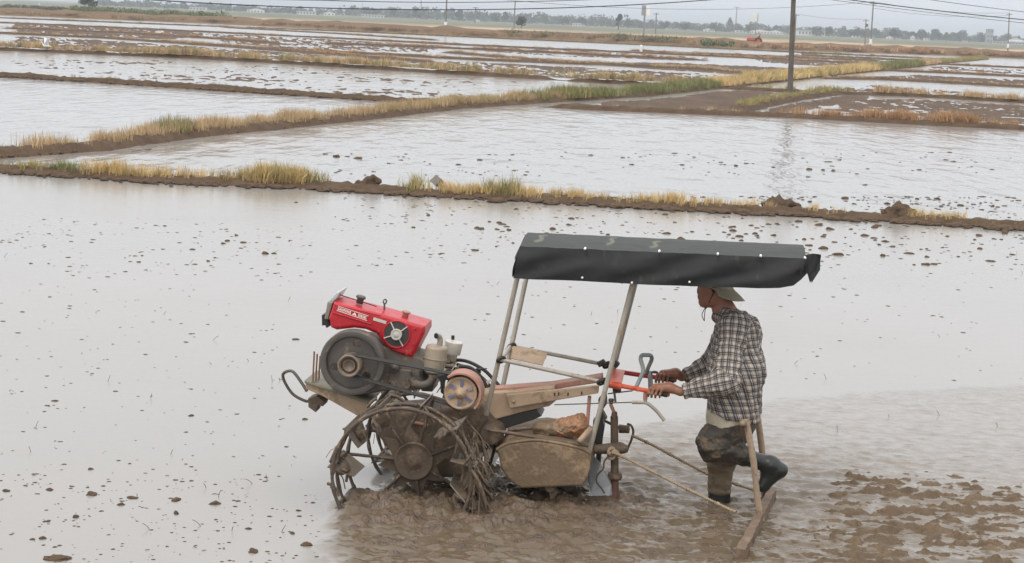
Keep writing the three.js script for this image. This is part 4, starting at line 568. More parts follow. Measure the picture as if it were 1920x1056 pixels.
// canopy frame and tarpaulin
const canN = 0.42, canF = -0.38;
{
  const fn0 = z3(98, 492, 0.22), fn1 = T(970, 520, 0.36), ff0 = z3(193, 335, -0.2), ff1 = T(987, 520, -0.30), rn0 = z3(698, 705, 0.30), rn1 = T(1188, 525, 0.34), rf0 = z3(838, 230, -0.22), rf1 = T(1193, 525, -0.30);
  for (const [a, b] of [[fn0, fn1], [ff0, ff1], [rn0, rn1], [rf0, rf1]]) part('canopy_post', boxUV(rod(a, b.clone().add(b.clone().sub(a).multiplyScalar(0.10)), 0.0155, 0.0155, 14)), STEELPIPE);
  const on = (a, b, y) => a.clone().lerp(b, clamp((y - a.y) / (b.y - a.y)));
  const r0 = z3(185, 170, 0.29), r1 = z3(770, 298, 0.29); part('side_rail', boxUV(rod(r0, r1, 0.0125, 0.0125, 12)), STEELPIPE);
  const q0 = z3(240, 90, -0.25), q1 = z3(800, 200, -0.25); part('side_rail', boxUV(rod(q0, q1, 0.0125, 0.0125, 12)), STEELPIPE);
  part('cross_rail', boxUV(rod(r0, q0, 0.0125, 0.0125, 12)), STEELPIPE);
  part('tool_tray', [slab([z3(252, 88, -0.22), z3(242, 118, -0.16), z3(446, 160, -0.16), z3(456, 128, -0.22)], 0.006), slab([z3(248, 116, -0.15), z3(240, 160, 0.02), z3(428, 200, 0.02), z3(446, 152, -0.15)], 0.006)], TANPAINT);
  for (const p of [r0, r1, q1, on(ff0, ff1, q0.y)]) part('lashing', boxUV(rough(new THREE.TorusGeometry(0.022, 0.011, 8, 16).rotateY(0.5).rotateX(0.9).translate(p.x, p.y, p.z), 0.004, 40)), RUBBER);
  // tarpaulin: top, hanging sides and the rolled end, one sheet with folds
  const y0 = T(975, 462, canN), y1 = T(1512, 485, canN), f0 = T(991, 436, canF), f1 = T(1505, 459, canF);
  const tarpMap = dataTex(SZ, (i, x, y) => { const g = 0.75 + 0.5 * nB[i], m = clamp((nA[i] * 0.6 + nC[i] * 0.4 - 0.60) / 0.12) * 0.45; return [mix(0.019 * g, 0.075, m), mix(0.020 * g, 0.060, m), mix(0.0195 * g, 0.045, m)]; }, true, 1.3);
  const tarp = new THREE.MeshPhysicalMaterial({ map: tarpMap, roughness: 0.68, specularIntensity: 0.6, bumpMap: bumpFine, bumpScale: 0.0012, side: THREE.DoubleSide });
  const sheet = (nu, nv, fn) => { const P = [], U = [], I = []; for (let j = 0; j <= nv; j++) for (let i = 0; i <= nu; i++) { const p = fn(i / nu, j / nv); P.push(p.x, p.y, p.z); U.push(p.x, p.y + p.z); if (i < nu && j < nv) { const a = j * (nu + 1) + i; I.push(a, a + nu + 1, a + 1, a + 1, a + nu + 1, a + nu + 2); } } const g = new THREE.BufferGeometry(); g.setAttribute('position', new THREE.Float32BufferAttribute(P, 3)); g.setAttribute('uv', new THREE.Float32BufferAttribute(U, 2)); g.setIndex(I); g.computeVertexNormals(); return g; };
  const topAt = (u, v) => { const a = y0.clone().lerp(y1, u), b = f0.clone().lerp(f1, u), p = a.lerp(b, v); p.y += 0.018 * Math.sin(Math.PI * v) - 0.012 * Math.sin(Math.PI * v) * Math.sin(u * 9.4) ** 2 + 0.006 * fbm(u * 14, v * 3, 1, 3); return p; };
  const low = [[962, 522], [1000, 524], [1095, 527], [1190, 533], [1300, 537], [1420, 540.5], [1462, 540], [1488, 536], [1503, 524], [1514, 512]];
  const lowAt = u => { const x = 962 + u * 552; let i = 1; while (i < low.length - 1 && low[i][0] < x) i++; const t = (x - low[i - 1][0]) / (low[i][0] - low[i - 1][0]); return T(x, mix(low[i - 1][1], low[i][1], t), canN + 0.035); };
  const fold = (u, v) => { const c = [0.02, 0.42, 0.68, 0.97]; let d = 0; for (const k of c) d += Math.sin((u - k) * 15 * (1 + v) + v * 5) * Math.exp(-((u - k) ** 2) * 30); return (0.013 * d + 0.03 * fbm(u * 3 + v * 1.2, v * 0.8 - u * 1.2, 4, 2) + 0.003 * fbm(u * 16, v * 3, 2, 2)) * Math.sin(Math.PI * Math.min(1, v * 0.9 + 0.02)) + 0.006 * Math.sin(u * 31) * v; };
  const tc2 = document.createElement('canvas'); tc2.width = 1024; tc2.height = 128; const k2 = tc2.getContext('2d'), rr = rng(33); k2.fillStyle = '#3a3c3b'; k2.fillRect(0, 0, 1024, 128);
  for (let i = 0; i < 260; i++) { const g = 34 + rr() * 44; k2.fillStyle = `rgba(${g},${g + 2},${g + 2},0.35)`; k2.fillRect(rr() * 1024, rr() * 128, 30 + rr() * 260, 1 + rr() * 4); }
  for (let i = 0; i < 500; i++) { const g = 60 + rr() * 60; k2.fillStyle = `rgba(${g},${g * 0.92},${g * 0.82},0.3)`; k2.fillRect(rr() * 1024, rr() * 128, 1 + rr() * 6, 1 + rr() * 3); }
  k2.lineCap = 'round'; for (const u of [0.045, 0.30, 0.455]) for (let j = 0; j < 26; j++) { const x = u * 1024; k2.strokeStyle = 'rgba(140,120,98,0.04)'; k2.lineWidth = 6 + rr() * 14; k2.beginPath(); k2.moveTo(x + 20 + rr() * 12, 34 + rr() * 10); k2.bezierCurveTo(x - 20 + rr() * 10, 40 + rr() * 10, x + 40 + rr() * 12, 74 + rr() * 10, x + rr() * 10, 88 + rr() * 12); k2.stroke(); }
  const topTex = new THREE.CanvasTexture(tc2); topTex.colorSpace = THREE.SRGBColorSpace;
  const tg = sheet(90, 24, topAt), tuv = tg.attributes.uv; for (let j = 0, o = 0; j <= 24; j++) for (let i = 0; i <= 90; i++, o++) tuv.setXY(o, i / 90, j / 24);
  const cn = part('canopy_top', tg, new THREE.MeshPhysicalMaterial({ map: topTex, roughness: 0.75, specularIntensity: 0.6, side: THREE.DoubleSide }));
  part('canopy_side', sheet(150, 34, (u, v) => { const a = topAt(u, 0), b = lowAt(u); const p = a.lerp(b, v); p.z += fold(u, v) + 0.012 * Math.sin(Math.PI * v); return p; }), tarp, cn);
  part('canopy_side', sheet(60, 12, (u, v) => { const a = topAt(u, 1), p = a.clone(); p.y -= v * 0.17; p.z -= v * 0.03 + fold(1 - u, v) * 0.7; return p; }), tarp, cn);
  part('canopy_end', sheet(24, 14, (u, v) => { const a = topAt(0, u), p = a.clone(); p.y -= v * (0.185 - 0.10 * u); p.x -= 0.035 * v + 0.02 * Math.sin(u * 9 + v * 3) * v; return p; }), tarp, cn);
  // rolled, hanging rear flap
  const flapTop = [[1504, 487], [1512, 478], [1524, 475], [1540, 478]], flapLow = [[1497, 518], [1506, 510], [1514, 513], [1519, 531]];
  part('canopy_flap', sheet(30, 16, (u, v) => { const k = u * 3, i = Math.min(2, Math.floor(k)), t = k - i, a = T(mix(flapTop[i][0], flapTop[i + 1][0], t), mix(flapTop[i][1], flapTop[i + 1][1], t), canN + 0.04 - 0.14 * u * u), b = T(mix(flapLow[i][0], flapLow[i + 1][0], t) + (u > 0.6 ? 16 * (u - 0.6) * (1 - v) : 0), mix(flapLow[i][1], flapLow[i + 1][1], t), canN + 0.05 - 0.18 * u * u); const p = a.lerp(b, v); p.z += 0.03 * Math.sin(v * 3.1) * (1 - u) + 0.012 * Math.sin(u * 12); return p; }), tarp, cn);
  part('canopy_flap', sheet(20, 12, (u, v) => { const a = T(mix(1510, 1540, u), mix(479, 480, u), canN + 0.01 - 0.1 * u), b = T(mix(1522, 1538, u), mix(531, 506, u), canN - 0.05 - 0.1 * u); const p = a.lerp(b, v); p.z -= 0.05 * Math.sin(v * 3.1); return p; }), tarp, cn);
  const riv = flat([0.75, 0.74, 0.70], 0.5); for (const [x, y] of [[485, 145], [917, 160], [1257, 176], [1507, 187], [470, 313], [758, 343], [1093, 338], [1765, 198]]) { const p = z6(x, y, canN + 0.05); part('grommet', lathe([[0.001, 0.006], [0.005, 0.005], [0.0068, 0], [0.0068, -0.04]], p, 12), riv, cn); }
  for (const v of [0.03, 0.97]) part('canopy_bar', boxUV(tube([0.01, 0.3, 0.6, 0.96].map(u => topAt(u, v).add(V(0, -0.022, 0))), 0.013, 8, 20)), STEELPIPE); for (const u of [0.02, 0.36, 0.7, 0.95]) part('canopy_bar', boxUV(tube([0.03, 0.35, 0.65, 0.97].map(v => topAt(u, v).add(V(0, -0.024, 0))), 0.012, 8, 16)), STEELPIPE);
}

// ---------------------------------------------------------------- the farmer
function seat(g, base) { g.position.copy(base.clone().applyMatrix4(toT)); g.rotation.y = YAW; for (const c of g.children) c.position.sub(base); } // parts were laid out in the tractor's frame
function bounds(list, pad) { const lo = V(9, 9, 9), hi = V(-9, -9, -9); for (const p of list) { lo.min(p); hi.max(p); } return [lo.subScalar(pad), hi.addScalar(pad)]; }
const person = thing('person', 'man in checked shirt and brimmed hat steering the walking tractor', 'person');
{
  const J = {
    neck: z4(890, 262, 0), chest: z4(985, 430, 0), belly: z4(1010, 700, 0), pelvis: T(1384, 776, 0),
    shN: z4(955, 365, 0.185), shF: z4(945, 345, -0.185), elN: z4(915, 800, 0.30), wrN: zE(1150, 555, 0.265), elF: z4(770, 690, -0.32), wrF: zE(1165, 395, -0.265),
    hipN: T(1380, 792, 0.085), hipF: T(1380, 790, -0.085), knN: T(1338, 838, 0.14), anN: T(1446, 872, 0.12), heN: T(1463, 882, 0.12), toN: T(1432, 912, 0.12), knF: zF(385, 520, -0.10), anF: zF(362, 960, -0.10),
  };
  J.soF = J.anF.clone(); J.soF.y = -0.17; J.toF = J.soF.clone().add(V(-0.15, 0.0, 0));
  const skin = new THREE.MeshPhysicalMaterial({ color: lin(0.27, 0.118, 0.07), roughness: 0.5, bumpMap: bumpFine, bumpScale: 0.0006 });
  // body: one continuous figure, its limbs joined by smooth minima
  const headC = z7(590, 135, 0);
  const trunk = blend(0.06, cone(J.chest.clone().setZ(0.08), J.belly.clone().setZ(0.05), 0.10, 0.10), cone(J.chest.clone().setZ(-0.08), J.belly.clone().setZ(-0.05), 0.10, 0.10), cone(J.belly, J.pelvis, 0.11, 0.11), cone(J.neck, J.chest, 0.06, 0.09),
    cone(J.shN, J.elN, 0.050, 0.040), cone(J.elN, J.wrN, 0.040, 0.028), cone(J.shF, J.elF, 0.050, 0.040), cone(J.elF, J.wrF, 0.040, 0.028), cone(J.chest, J.shN, 0.07, 0.05), cone(J.chest, J.shF, 0.07, 0.05),
    cone(J.hipN, J.knN, 0.078, 0.056), cone(J.knN, J.anN, 0.052, 0.036), cone(J.hipF, J.knF, 0.078, 0.056), cone(J.knF, J.anF, 0.052, 0.036), cone(J.neck, z7(640, 260, 0), 0.055, 0.055));
  const [bl, bh] = bounds(Object.values(J), 0.16);
  const bodyG = surfaceNets(trunk, bl, V(bh.x, headC.y - 0.04, bh.z), 0.013);
  // head in profile: jaw, lips, nose, brow, ear
  const hf = blend(0.030, ell(z7(625, 95, 0), 0.098, 0.105, 0.078), ell(z7(530, 200, 0), 0.062, 0.085, 0.060), cone(z7(560, 290, 0), z7(452, 352, 0), 0.046, 0.030), cone(z7(600, 290, 0.035), z7(480, 345, 0.012), 0.030, 0.022), cone(z7(600, 290, -0.035), z7(480, 345, -0.012), 0.030, 0.022), cone(z7(640, 240, 0), J.neck, 0.056, 0.062));
  const hd = blend(0.012, hf, cone(z7(425, 90, 0), z7(372, 196, 0), 0.012, 0.013), cone(z7(392, 205, 0.014), z7(392, 205, -0.014), 0.010, 0.010), cone(z7(386, 256, 0.016), z7(386, 256, -0.016), 0.009, 0.009), cone(z7(390, 286, 0.014), z7(390, 286, -0.014), 0.010, 0.010), ell(z7(440, 358, 0), 0.020, 0.020, 0.022), cone(z7(430, 92, 0.03), z7(430, 92, -0.03), 0.014, 0.014),
    ell(z7(655, 165, 0.078), 0.018, 0.032, 0.010), ell(z7(655, 165, -0.078), 0.018, 0.032, 0.010), cone(z7(480, 190, 0.042), z7(540, 200, 0.052), 0.022, 0.02), cone(z7(480, 190, -0.042), z7(540, 200, -0.052), 0.022, 0.02));
  const headG = surfaceNets(hd, z7(330, 480, 0).add(V(0, 0, -0.11)), z7(900, -90, 0).add(V(0, 0, 0.11)), 0.0042);
  // hands closed round the handlebars
  function hand(grip, s, wrist) {
    const b = grip[1].clone().sub(grip[0]).normalize(), up = V(0, 1, 0).addScaledVector(b, -b.y).normalize(), sd = V(0, 0, s), at = grip[1].clone().addScaledVector(b, -0.055), P = (f, u, w) => at.clone().addScaledVector(b, f).addScaledVector(up, u).addScaledVector(sd, w), fs = [], pts = [wrist];
    fs.push(cone(wrist, P(0.055, 0.045, -0.002), 0.027, 0.026), cone(P(0.06, 0.045, 0.012), P(0.0, 0.036, 0.016), 0.025, 0.020), cone(P(0.05, 0.04, -0.018), P(-0.03, 0.034, -0.008), 0.022, 0.016));
    const palm = blend(0.03, ...fs), fing = [];
    [[-0.036, 0.0088, 1.0], [-0.015, 0.0092, 1.08], [0.006, 0.009, 1.0], [0.027, 0.0078, 0.82]].forEach(([f, r, l]) => { const k = P(f + 0.004, 0.036, 0.012), p = P(f - 0.016 * l, 0.026, 0.038 * l), q = P(f - 0.022 * l, -0.004, 0.042 * l), t = P(f - 0.020 * l, -0.026 * l, 0.022); const a = cone(P(f + 0.03, 0.042, 0.0), k, r * 1.25, r * 1.15), c = cone(k, p, r * 1.12, r), d = cone(p, q, r, r * 0.95), e = cone(q, t, r * 0.92, r * 0.8); fing.push(blend(0.008, a, c, d, e)); pts.push(p, q, t); });
    const th = blend(0.01, cone(P(0.05, 0.03, -0.022), P(0.0, 0.012, -0.034), 0.015, 0.0115), cone(P(0.0, 0.012, -0.034), P(-0.03, -0.008, -0.026), 0.011, 0.010), cone(P(-0.03, -0.008, -0.026), P(-0.046, -0.016, -0.012), 0.010, 0.008)); pts.push(P(0.08, 0.07, 0), P(-0.05, -0.03, -0.04), P(0, 0.06, 0.06));
    const f = (x, y, z) => { let d = smin(palm(x, y, z), th(x, y, z), 0.012), m = 9; for (const q of fing) m = Math.min(m, q(x, y, z)); return smin(d, m, 0.010); };
    const [lo, hi] = bounds(pts, 0.035); return surfaceNets(f, lo, hi, 0.0034);
  }
  const body = obj('body', [bodyG, headG, hand(gripNear, 1, J.wrN), hand(gripFar, 1, J.wrF)].map(g => boxUV(g)), skin, person);
  for (const s of [1, -1]) { const e = z7(432, 132, 0.032 * s); obj('eye', new THREE.SphereGeometry(0.0105, 14, 10).translate(e.x + 0.004, e.y, e.z), flat([0.10, 0.08, 0.07], 0.3), body); }
  obj('hair', surfaceNets((x, y, z) => Math.max(ell(z7(640, 95, 0), 0.100, 0.108, 0.083)(x, y, z), -(x - z7(520, 0, 0).x), -(y - z7(0, 215, 0).y)) + 0.002 * N3(x * 120, y * 90, z * 120), z7(480, 260, 0).add(V(0, 0, -0.1)), z7(860, -60, 0).add(V(0, 0, 0.1)), 0.005), flat([0.012, 0.010, 0.009], 0.6), person);
  // shirt: loose, with folds; each sleeve and the torso keep the run of their own check
  const hemY = T(1380, 792, 0).y;
  const torso = blend(0.07, cone(J.neck.clone().add(V(0.012, -0.035, 0.055)), J.chest.clone().setZ(0.085), 0.062, 0.120), cone(J.neck.clone().add(V(0.012, -0.035, -0.055)), J.chest.clone().setZ(-0.085), 0.062, 0.120), cone(J.chest.clone().setZ(0.09), J.belly.clone().add(V(-0.026, 0, 0.08)), 0.122, 0.155), cone(J.chest.clone().setZ(-0.09), J.belly.clone().add(V(-0.026, 0, -0.08)), 0.122, 0.155), cone(J.belly.clone().add(V(-0.026, 0, 0.08)), J.pelvis.clone().add(V(-0.03, -0.05, 0.085)), 0.155, 0.148), cone(J.belly.clone().add(V(-0.026, 0, -0.08)), J.pelvis.clone().add(V(-0.03, -0.05, -0.085)), 0.155, 0.148));
  const cuffN = J.elN.clone().lerp(J.wrN, 0.93), cuffF = J.elF.clone().lerp(J.wrF, 0.93);
  const slN = blend(0.05, cone(J.shN.clone().add(V(0.01, -0.015, -0.02)), J.elN, 0.092, 0.070), cone(J.elN, cuffN, 0.068, 0.052)), slF = blend(0.05, cone(J.shF.clone().add(V(0.01, -0.015, 0.02)), J.elF, 0.092, 0.068), cone(J.elF, cuffF, 0.068, 0.052));
  const collar = blend(0.02, ell(J.neck.clone().add(V(0.005, -0.03, 0)), 0.088, 0.045, 0.088), cone(z7(600, 545, 0.03), z7(680, 560, 0.05), 0.022, 0.028));
  const h0 = T(1330, 775, 0.15), h1 = T(1437, 797, 0.15), hemAt = x => mix(h0.y, h1.y, clamp((x - h0.x) / (h1.x - h0.x), -0.4, 1.2)) + 0.008 * Math.sin(x * 41);
  const cutN = J.wrN.clone().sub(J.elN).normalize(), cutF = J.wrF.clone().sub(J.elF).normalize();
  const shirtF = (x, y, z) => {
    const t = torso(x, y, z), a = slN(x, y, z), b = slF(x, y, z), w = 0.038 * fbm(x * 7 + y * 3, y * 4.5 - x * 3, z * 6, 3) + 0.006 * Math.sin((x - z * 0.6) * 70 + 5 * N3(x * 5, y * 4, z * 5)) * sstep(J.chest.y, J.pelvis.y, y) + 0.018 * fbm(x * 18 + y * 14, y * 18 - x * 8, z * 16, 2);
    const na = Math.max(a, (x - cuffN.x) * cutN.x + (y - cuffN.y) * cutN.y + (z - cuffN.z) * cutN.z), nb = Math.max(b, (x - cuffF.x) * cutF.x + (y - cuffF.y) * cutF.y + (z - cuffF.z) * cutF.z);
    let d = smin(smin(t, na, 0.035), nb, 0.035); d = smin(d, collar(x, y, z), 0.012);
    return Math.max(d + w, hemAt(x) - y);
  };
  const [sl, sh] = bounds([J.shN, J.shF, J.elN, J.elF, cuffN, cuffF, J.neck, J.chest, J.belly, J.pelvis], 0.19);
  const sg = plain(surfaceNets(shirtF, V(sl.x, hemY - 0.06, sl.z), V(sh.x, J.neck.y + 0.06, sh.z), 0.0075)), sp = sg.attributes.position, suv = new Float32Array(sp.count * 2);
  const armUV = (p, a, b, c) => { const first = p.distanceTo(a) < p.distanceTo(c) && (p.clone().sub(b).dot(a.clone().sub(b)) > 0), [s, e, o] = first ? [a, b, 0] : [b, c, a.distanceTo(b)], ax = e.clone().sub(s).normalize(), q = p.clone().sub(s), v = q.dot(ax), side = V(0, 0, 1).addScaledVector(ax, -ax.z).normalize(), up = ax.clone().cross(side), r = q.addScaledVector(ax, -v); return [Math.atan2(r.dot(side), r.dot(up)) * 0.068, v + o]; };
  const ctr = V();
  for (let i = 0; i < sp.count; i += 3) {
    const v3 = [0, 1, 2].map(k => V().fromBufferAttribute(sp, i + k)); ctr.copy(v3[0]).add(v3[1]).add(v3[2]).multiplyScalar(1 / 3); const t = torso(ctr.x, ctr.y, ctr.z) - 0.012, a = slN(ctr.x, ctr.y, ctr.z), b = slF(ctr.x, ctr.y, ctr.z);
    const uvs = v3.map(p => a < t && a < b ? armUV(p, J.shN, J.elN, J.wrN) : b < t ? armUV(p, J.shF, J.elF, J.wrF) : [Math.atan2(p.z, -(p.x - mix(J.chest.x, J.pelvis.x, clamp((J.chest.y - p.y) / (J.chest.y - J.pelvis.y))))) * 0.19 + 0.25 * (p.y - J.belly.y), p.y]);
    for (let k = 1; k < 3; k++) { while (uvs[k][0] - uvs[0][0] > 0.3) uvs[k][0] -= (a < t || b < t ? 0.068 : 0.19) * 6.2832; while (uvs[0][0] - uvs[k][0] > 0.3) uvs[k][0] += (a < t || b < t ? 0.068 : 0.19) * 6.2832; }
    uvs.forEach((q, k) => { suv[(i + k) * 2] = q[0]; suv[(i + k) * 2 + 1] = q[1]; });
  }
  sg.setAttribute('uv', new THREE.BufferAttribute(suv, 2));
  const plaid = dataTex(256, (i, x, y) => { // cream ground, navy and brown bands both ways
    const band = t => { t = (t % 128) / 128; const dk = (t < 0.25 || (t > 0.31 && t < 0.50)) ? 1 : 0, br = t > 0.56 && t < 0.66 ? 1 : 0, gr = t > 0.84 && t < 0.90 ? 1 : 0; return [dk, br, gr]; }, A = band(x), B = band(y), dk = (A[0] + B[0]) / 2, br = (A[1] + B[1]) / 2, gr = (A[2] + B[2]) / 2, thr = 0.93 + 0.14 * ((x + y) % 4 < 2 ? 1 : 0), nse = 0.9 + 0.2 * nC[i % (SZ * SZ)];
    let c = [0.56, 0.52, 0.455]; c = c.map((v, k) => v * mix(1, [0.24, 0.245, 0.31][k], A[0]) * mix(1, [0.34, 0.31, 0.30][k], B[0])); c = c.map((v, k) => v * mix(1, [0.55, 0.42, 0.34][k], A[1]) * mix(1, [0.6, 0.47, 0.40][k], B[1]) * mix(1, 0.6, A[2]) * mix(1, 0.65, B[2])); return c.map(v => v * thr * nse);
  }, true, 1 / 0.086);
  obj('shirt', sg, new THREE.MeshPhysicalMaterial({ map: plaid, roughness: 0.9, sheen: 0.15, sheenRoughness: 0.8 }), person);
  // pale undershirt below the hem
  const und = blend(0.06, cone(J.pelvis.clone().add(V(-0.03, 0.06, 0.07)), J.pelvis.clone().add(V(-0.045, -0.015, 0.075)), 0.128, 0.148), cone(J.pelvis.clone().add(V(-0.03, 0.06, -0.07)), J.pelvis.clone().add(V(-0.045, -0.015, -0.07)), 0.128, 0.148));
  const uA = zF(300, 255, 0.2), uB = zF(600, 185, 0.2);
  obj('undershirt', boxUV(surfaceNets((x, y, z) => Math.max(und(x, y, z) + 0.010 * fbm(x * 12, y * 10, z * 12, 3), mix(uA.y, uB.y, clamp((x - uA.x) / (uB.x - uA.x), -0.3, 1.3)) - y), J.pelvis.clone().add(V(-0.24, -0.17, -0.24)), J.pelvis.clone().add(V(0.2, 0.12, 0.24)), 0.009)), coated([0.50, 0.44, 0.33], [0.30, 0.23, 0.16], 0.25, { rough: 0.9 }), person);
  // trousers
  const kneeOut = T(1321, 828, 0.145);
  const trN = blend(0.06, cone(J.hipN.clone().add(V(0, 0.02, 0)), J.knN, 0.112, 0.080), cone(J.hipN, kneeOut, 0.105, 0.056), cone(J.knN, J.knN.clone().lerp(J.anN, 0.55), 0.074, 0.058));
  const trF = blend(0.05, cone(J.hipF.clone().add(V(0, 0.02, 0)), J.knF, 0.118, 0.095), cone(J.knF, zF(365, 830, -0.1), 0.082, 0.075));
  const trn = (x, y, z) => smin(trN(x, y, z), trF(x, y, z), 0.03) + 0.036 * fbm(x * 9 + y * 6, y * 13 - x * 5, z * 9, 3) + 0.012 * fbm(x * 26 + y * 10, y * 30, z * 24, 2);
  const [tl, th2] = bounds([J.hipN, J.hipF, J.knN, J.knF, J.anN, zF(365, 850, -0.1), kneeOut], 0.15);
  const splitY = zF(0, 545, -0.1).y, bootY = zF(0, 855, -0.1).y;
  const darkCloth = coated([0.042, 0.035, 0.027], [0.125, 0.088, 0.056], 0.52, { rough: 0.7, rep: 3.2, bump: 0.005 }), tanCloth = coated([0.15, 0.108, 0.065], [0.10, 0.072, 0.045], 0.4, { rough: 0.8, rep: 4, bump: 0.003 });
  obj('trousers', boxUV(surfaceNets((x, y, z) => Math.max(trn(x, y, z), Math.max(splitY - y + 0.01 * N3(x * 20, 1, z * 20), -(trN(x, y, z) - 0.02)) > 0 && trF(x, y, z) < trN(x, y, z) ? splitY - y : -1), tl, th2, 0.009)), darkCloth, person);
  obj('trouser_leg', boxUV(surfaceNets((x, y, z) => Math.max(trF(x, y, z) + 0.004 + 0.014 * fbm(x * 8 + y * 5, y * 22, z * 8, 3) + 0.006 * N3(x * 14, y * 46, z * 14), y - splitY - 0.03, bootY - y), V(J.anF.x - 0.2, bootY - 0.03, -0.28), V(J.anF.x + 0.2, splitY + 0.06, 0.06), 0.007)), tanCloth, person);
  // rubber boots
  const boot = coated([0.016, 0.019, 0.017], [0.09, 0.068, 0.046], 0.26, { rough: 0.35, rep: 4 });
  const bN = blend(0.03, cone(J.knN.clone().lerp(J.anN, 0.5), J.anN, 0.052, 0.048), cone(J.anN, J.heN, 0.048, 0.038), cone(J.heN, J.toN, 0.040, 0.030), cone(J.anN, J.toN, 0.044, 0.030)), bF = blend(0.03, cone(zF(365, 850, -0.1), J.anF, 0.070, 0.062), cone(J.anF, J.soF, 0.062, 0.05), cone(J.soF, J.toF, 0.05, 0.04));
  const [b1, b2] = bounds([J.knN.clone().lerp(J.anN, 0.5), J.anN, J.heN, J.toN], 0.08), [b3, b4] = bounds([zF(365, 850, -0.1), J.anF, J.soF, J.toF], 0.09);
  obj('boot', boxUV(surfaceNets((x, y, z) => bN(x, y, z) + 0.005 * fbm(x * 18, y * 18, z * 18, 2), b1, b2, 0.007)), boot, person); obj('boot', boxUV(surfaceNets((x, y, z) => bF(x, y, z) + 0.005 * fbm(x * 18, y * 18, z * 18, 2), b3, b4, 0.008)), boot, person);
  // hat: soft crown and wide brim tipped to the back, with a chin cord
  const hatC = z7(640, 95, 0), hp = [[0.001, 0.105], [0.05, 0.102], [0.078, 0.085], [0.092, 0.05], [0.098, 0.0], [0.112, -0.012], [0.150, -0.034], [0.182, -0.055], [0.187, -0.058], [0.183, -0.062], [0.150, -0.042], [0.112, -0.020], [0.096, -0.008], [0.088, 0.04], [0.07, 0.08], [0.001, 0.098]];
  const hg = new THREE.LatheGeometry(hp.map(([r, y]) => V2(r, y)), 56), hq = hg.attributes.position; for (let i = 0; i < hq.count; i++) { const x = hq.getX(i), y = hq.getY(i), z = hq.getZ(i), r = Math.hypot(x, z), k = sstep(0.1, 0.187, r); hq.setXYZ(i, x * (x < 0 ? mix(1, 0.80, k) : 1), y + k * (0.016 * Math.sin(Math.atan2(z, x) * 3 + 1) + (x > 0 ? -0.012 * x / 0.18 : 0.02) + 0.030 * (z / 0.18) ** 2), z * mix(1, 0.93, k)); } hg.computeVertexNormals();
  const hat = obj('hat', boxUV(hg.rotateZ(-0.20).translate(hatC.x, hatC.y, hatC.z)), coated([0.31, 0.275, 0.195], [0.22, 0.175, 0.12], 0.25, { rough: 0.9, side: THREE.DoubleSide }), person);
  const cord = flat([0.012, 0.012, 0.014], 0.8); obj('chin_cord', [tube([[610, 150], [575, 250], [520, 360], [482, 400]].map(([x, y], i) => z7(x, y, [0.082, 0.075, 0.052, 0.012][i])), 0.0032, 6, 24), tube([[610, 150], [575, 250], [520, 360], [482, 400]].map(([x, y], i) => z7(x, y, -[0.082, 0.075, 0.052, 0.012][i])), 0.0032, 6, 24), tube([[482, 400], [470, 430], [430, 510], [428, 555], [458, 620]].map(([x, y]) => z7(x, y, 0)), 0.0026, 6, 24), tube([[482, 400], [475, 440], [462, 520], [458, 620]].map(([x, y]) => z7(x, y, 0.004)), 0.0026, 6, 20), new THREE.SphereGeometry(0.009, 10, 8).translate(...z7(478, 425, 0).toArray())], cord, hat);
  seat(person, J.soF.clone());
}
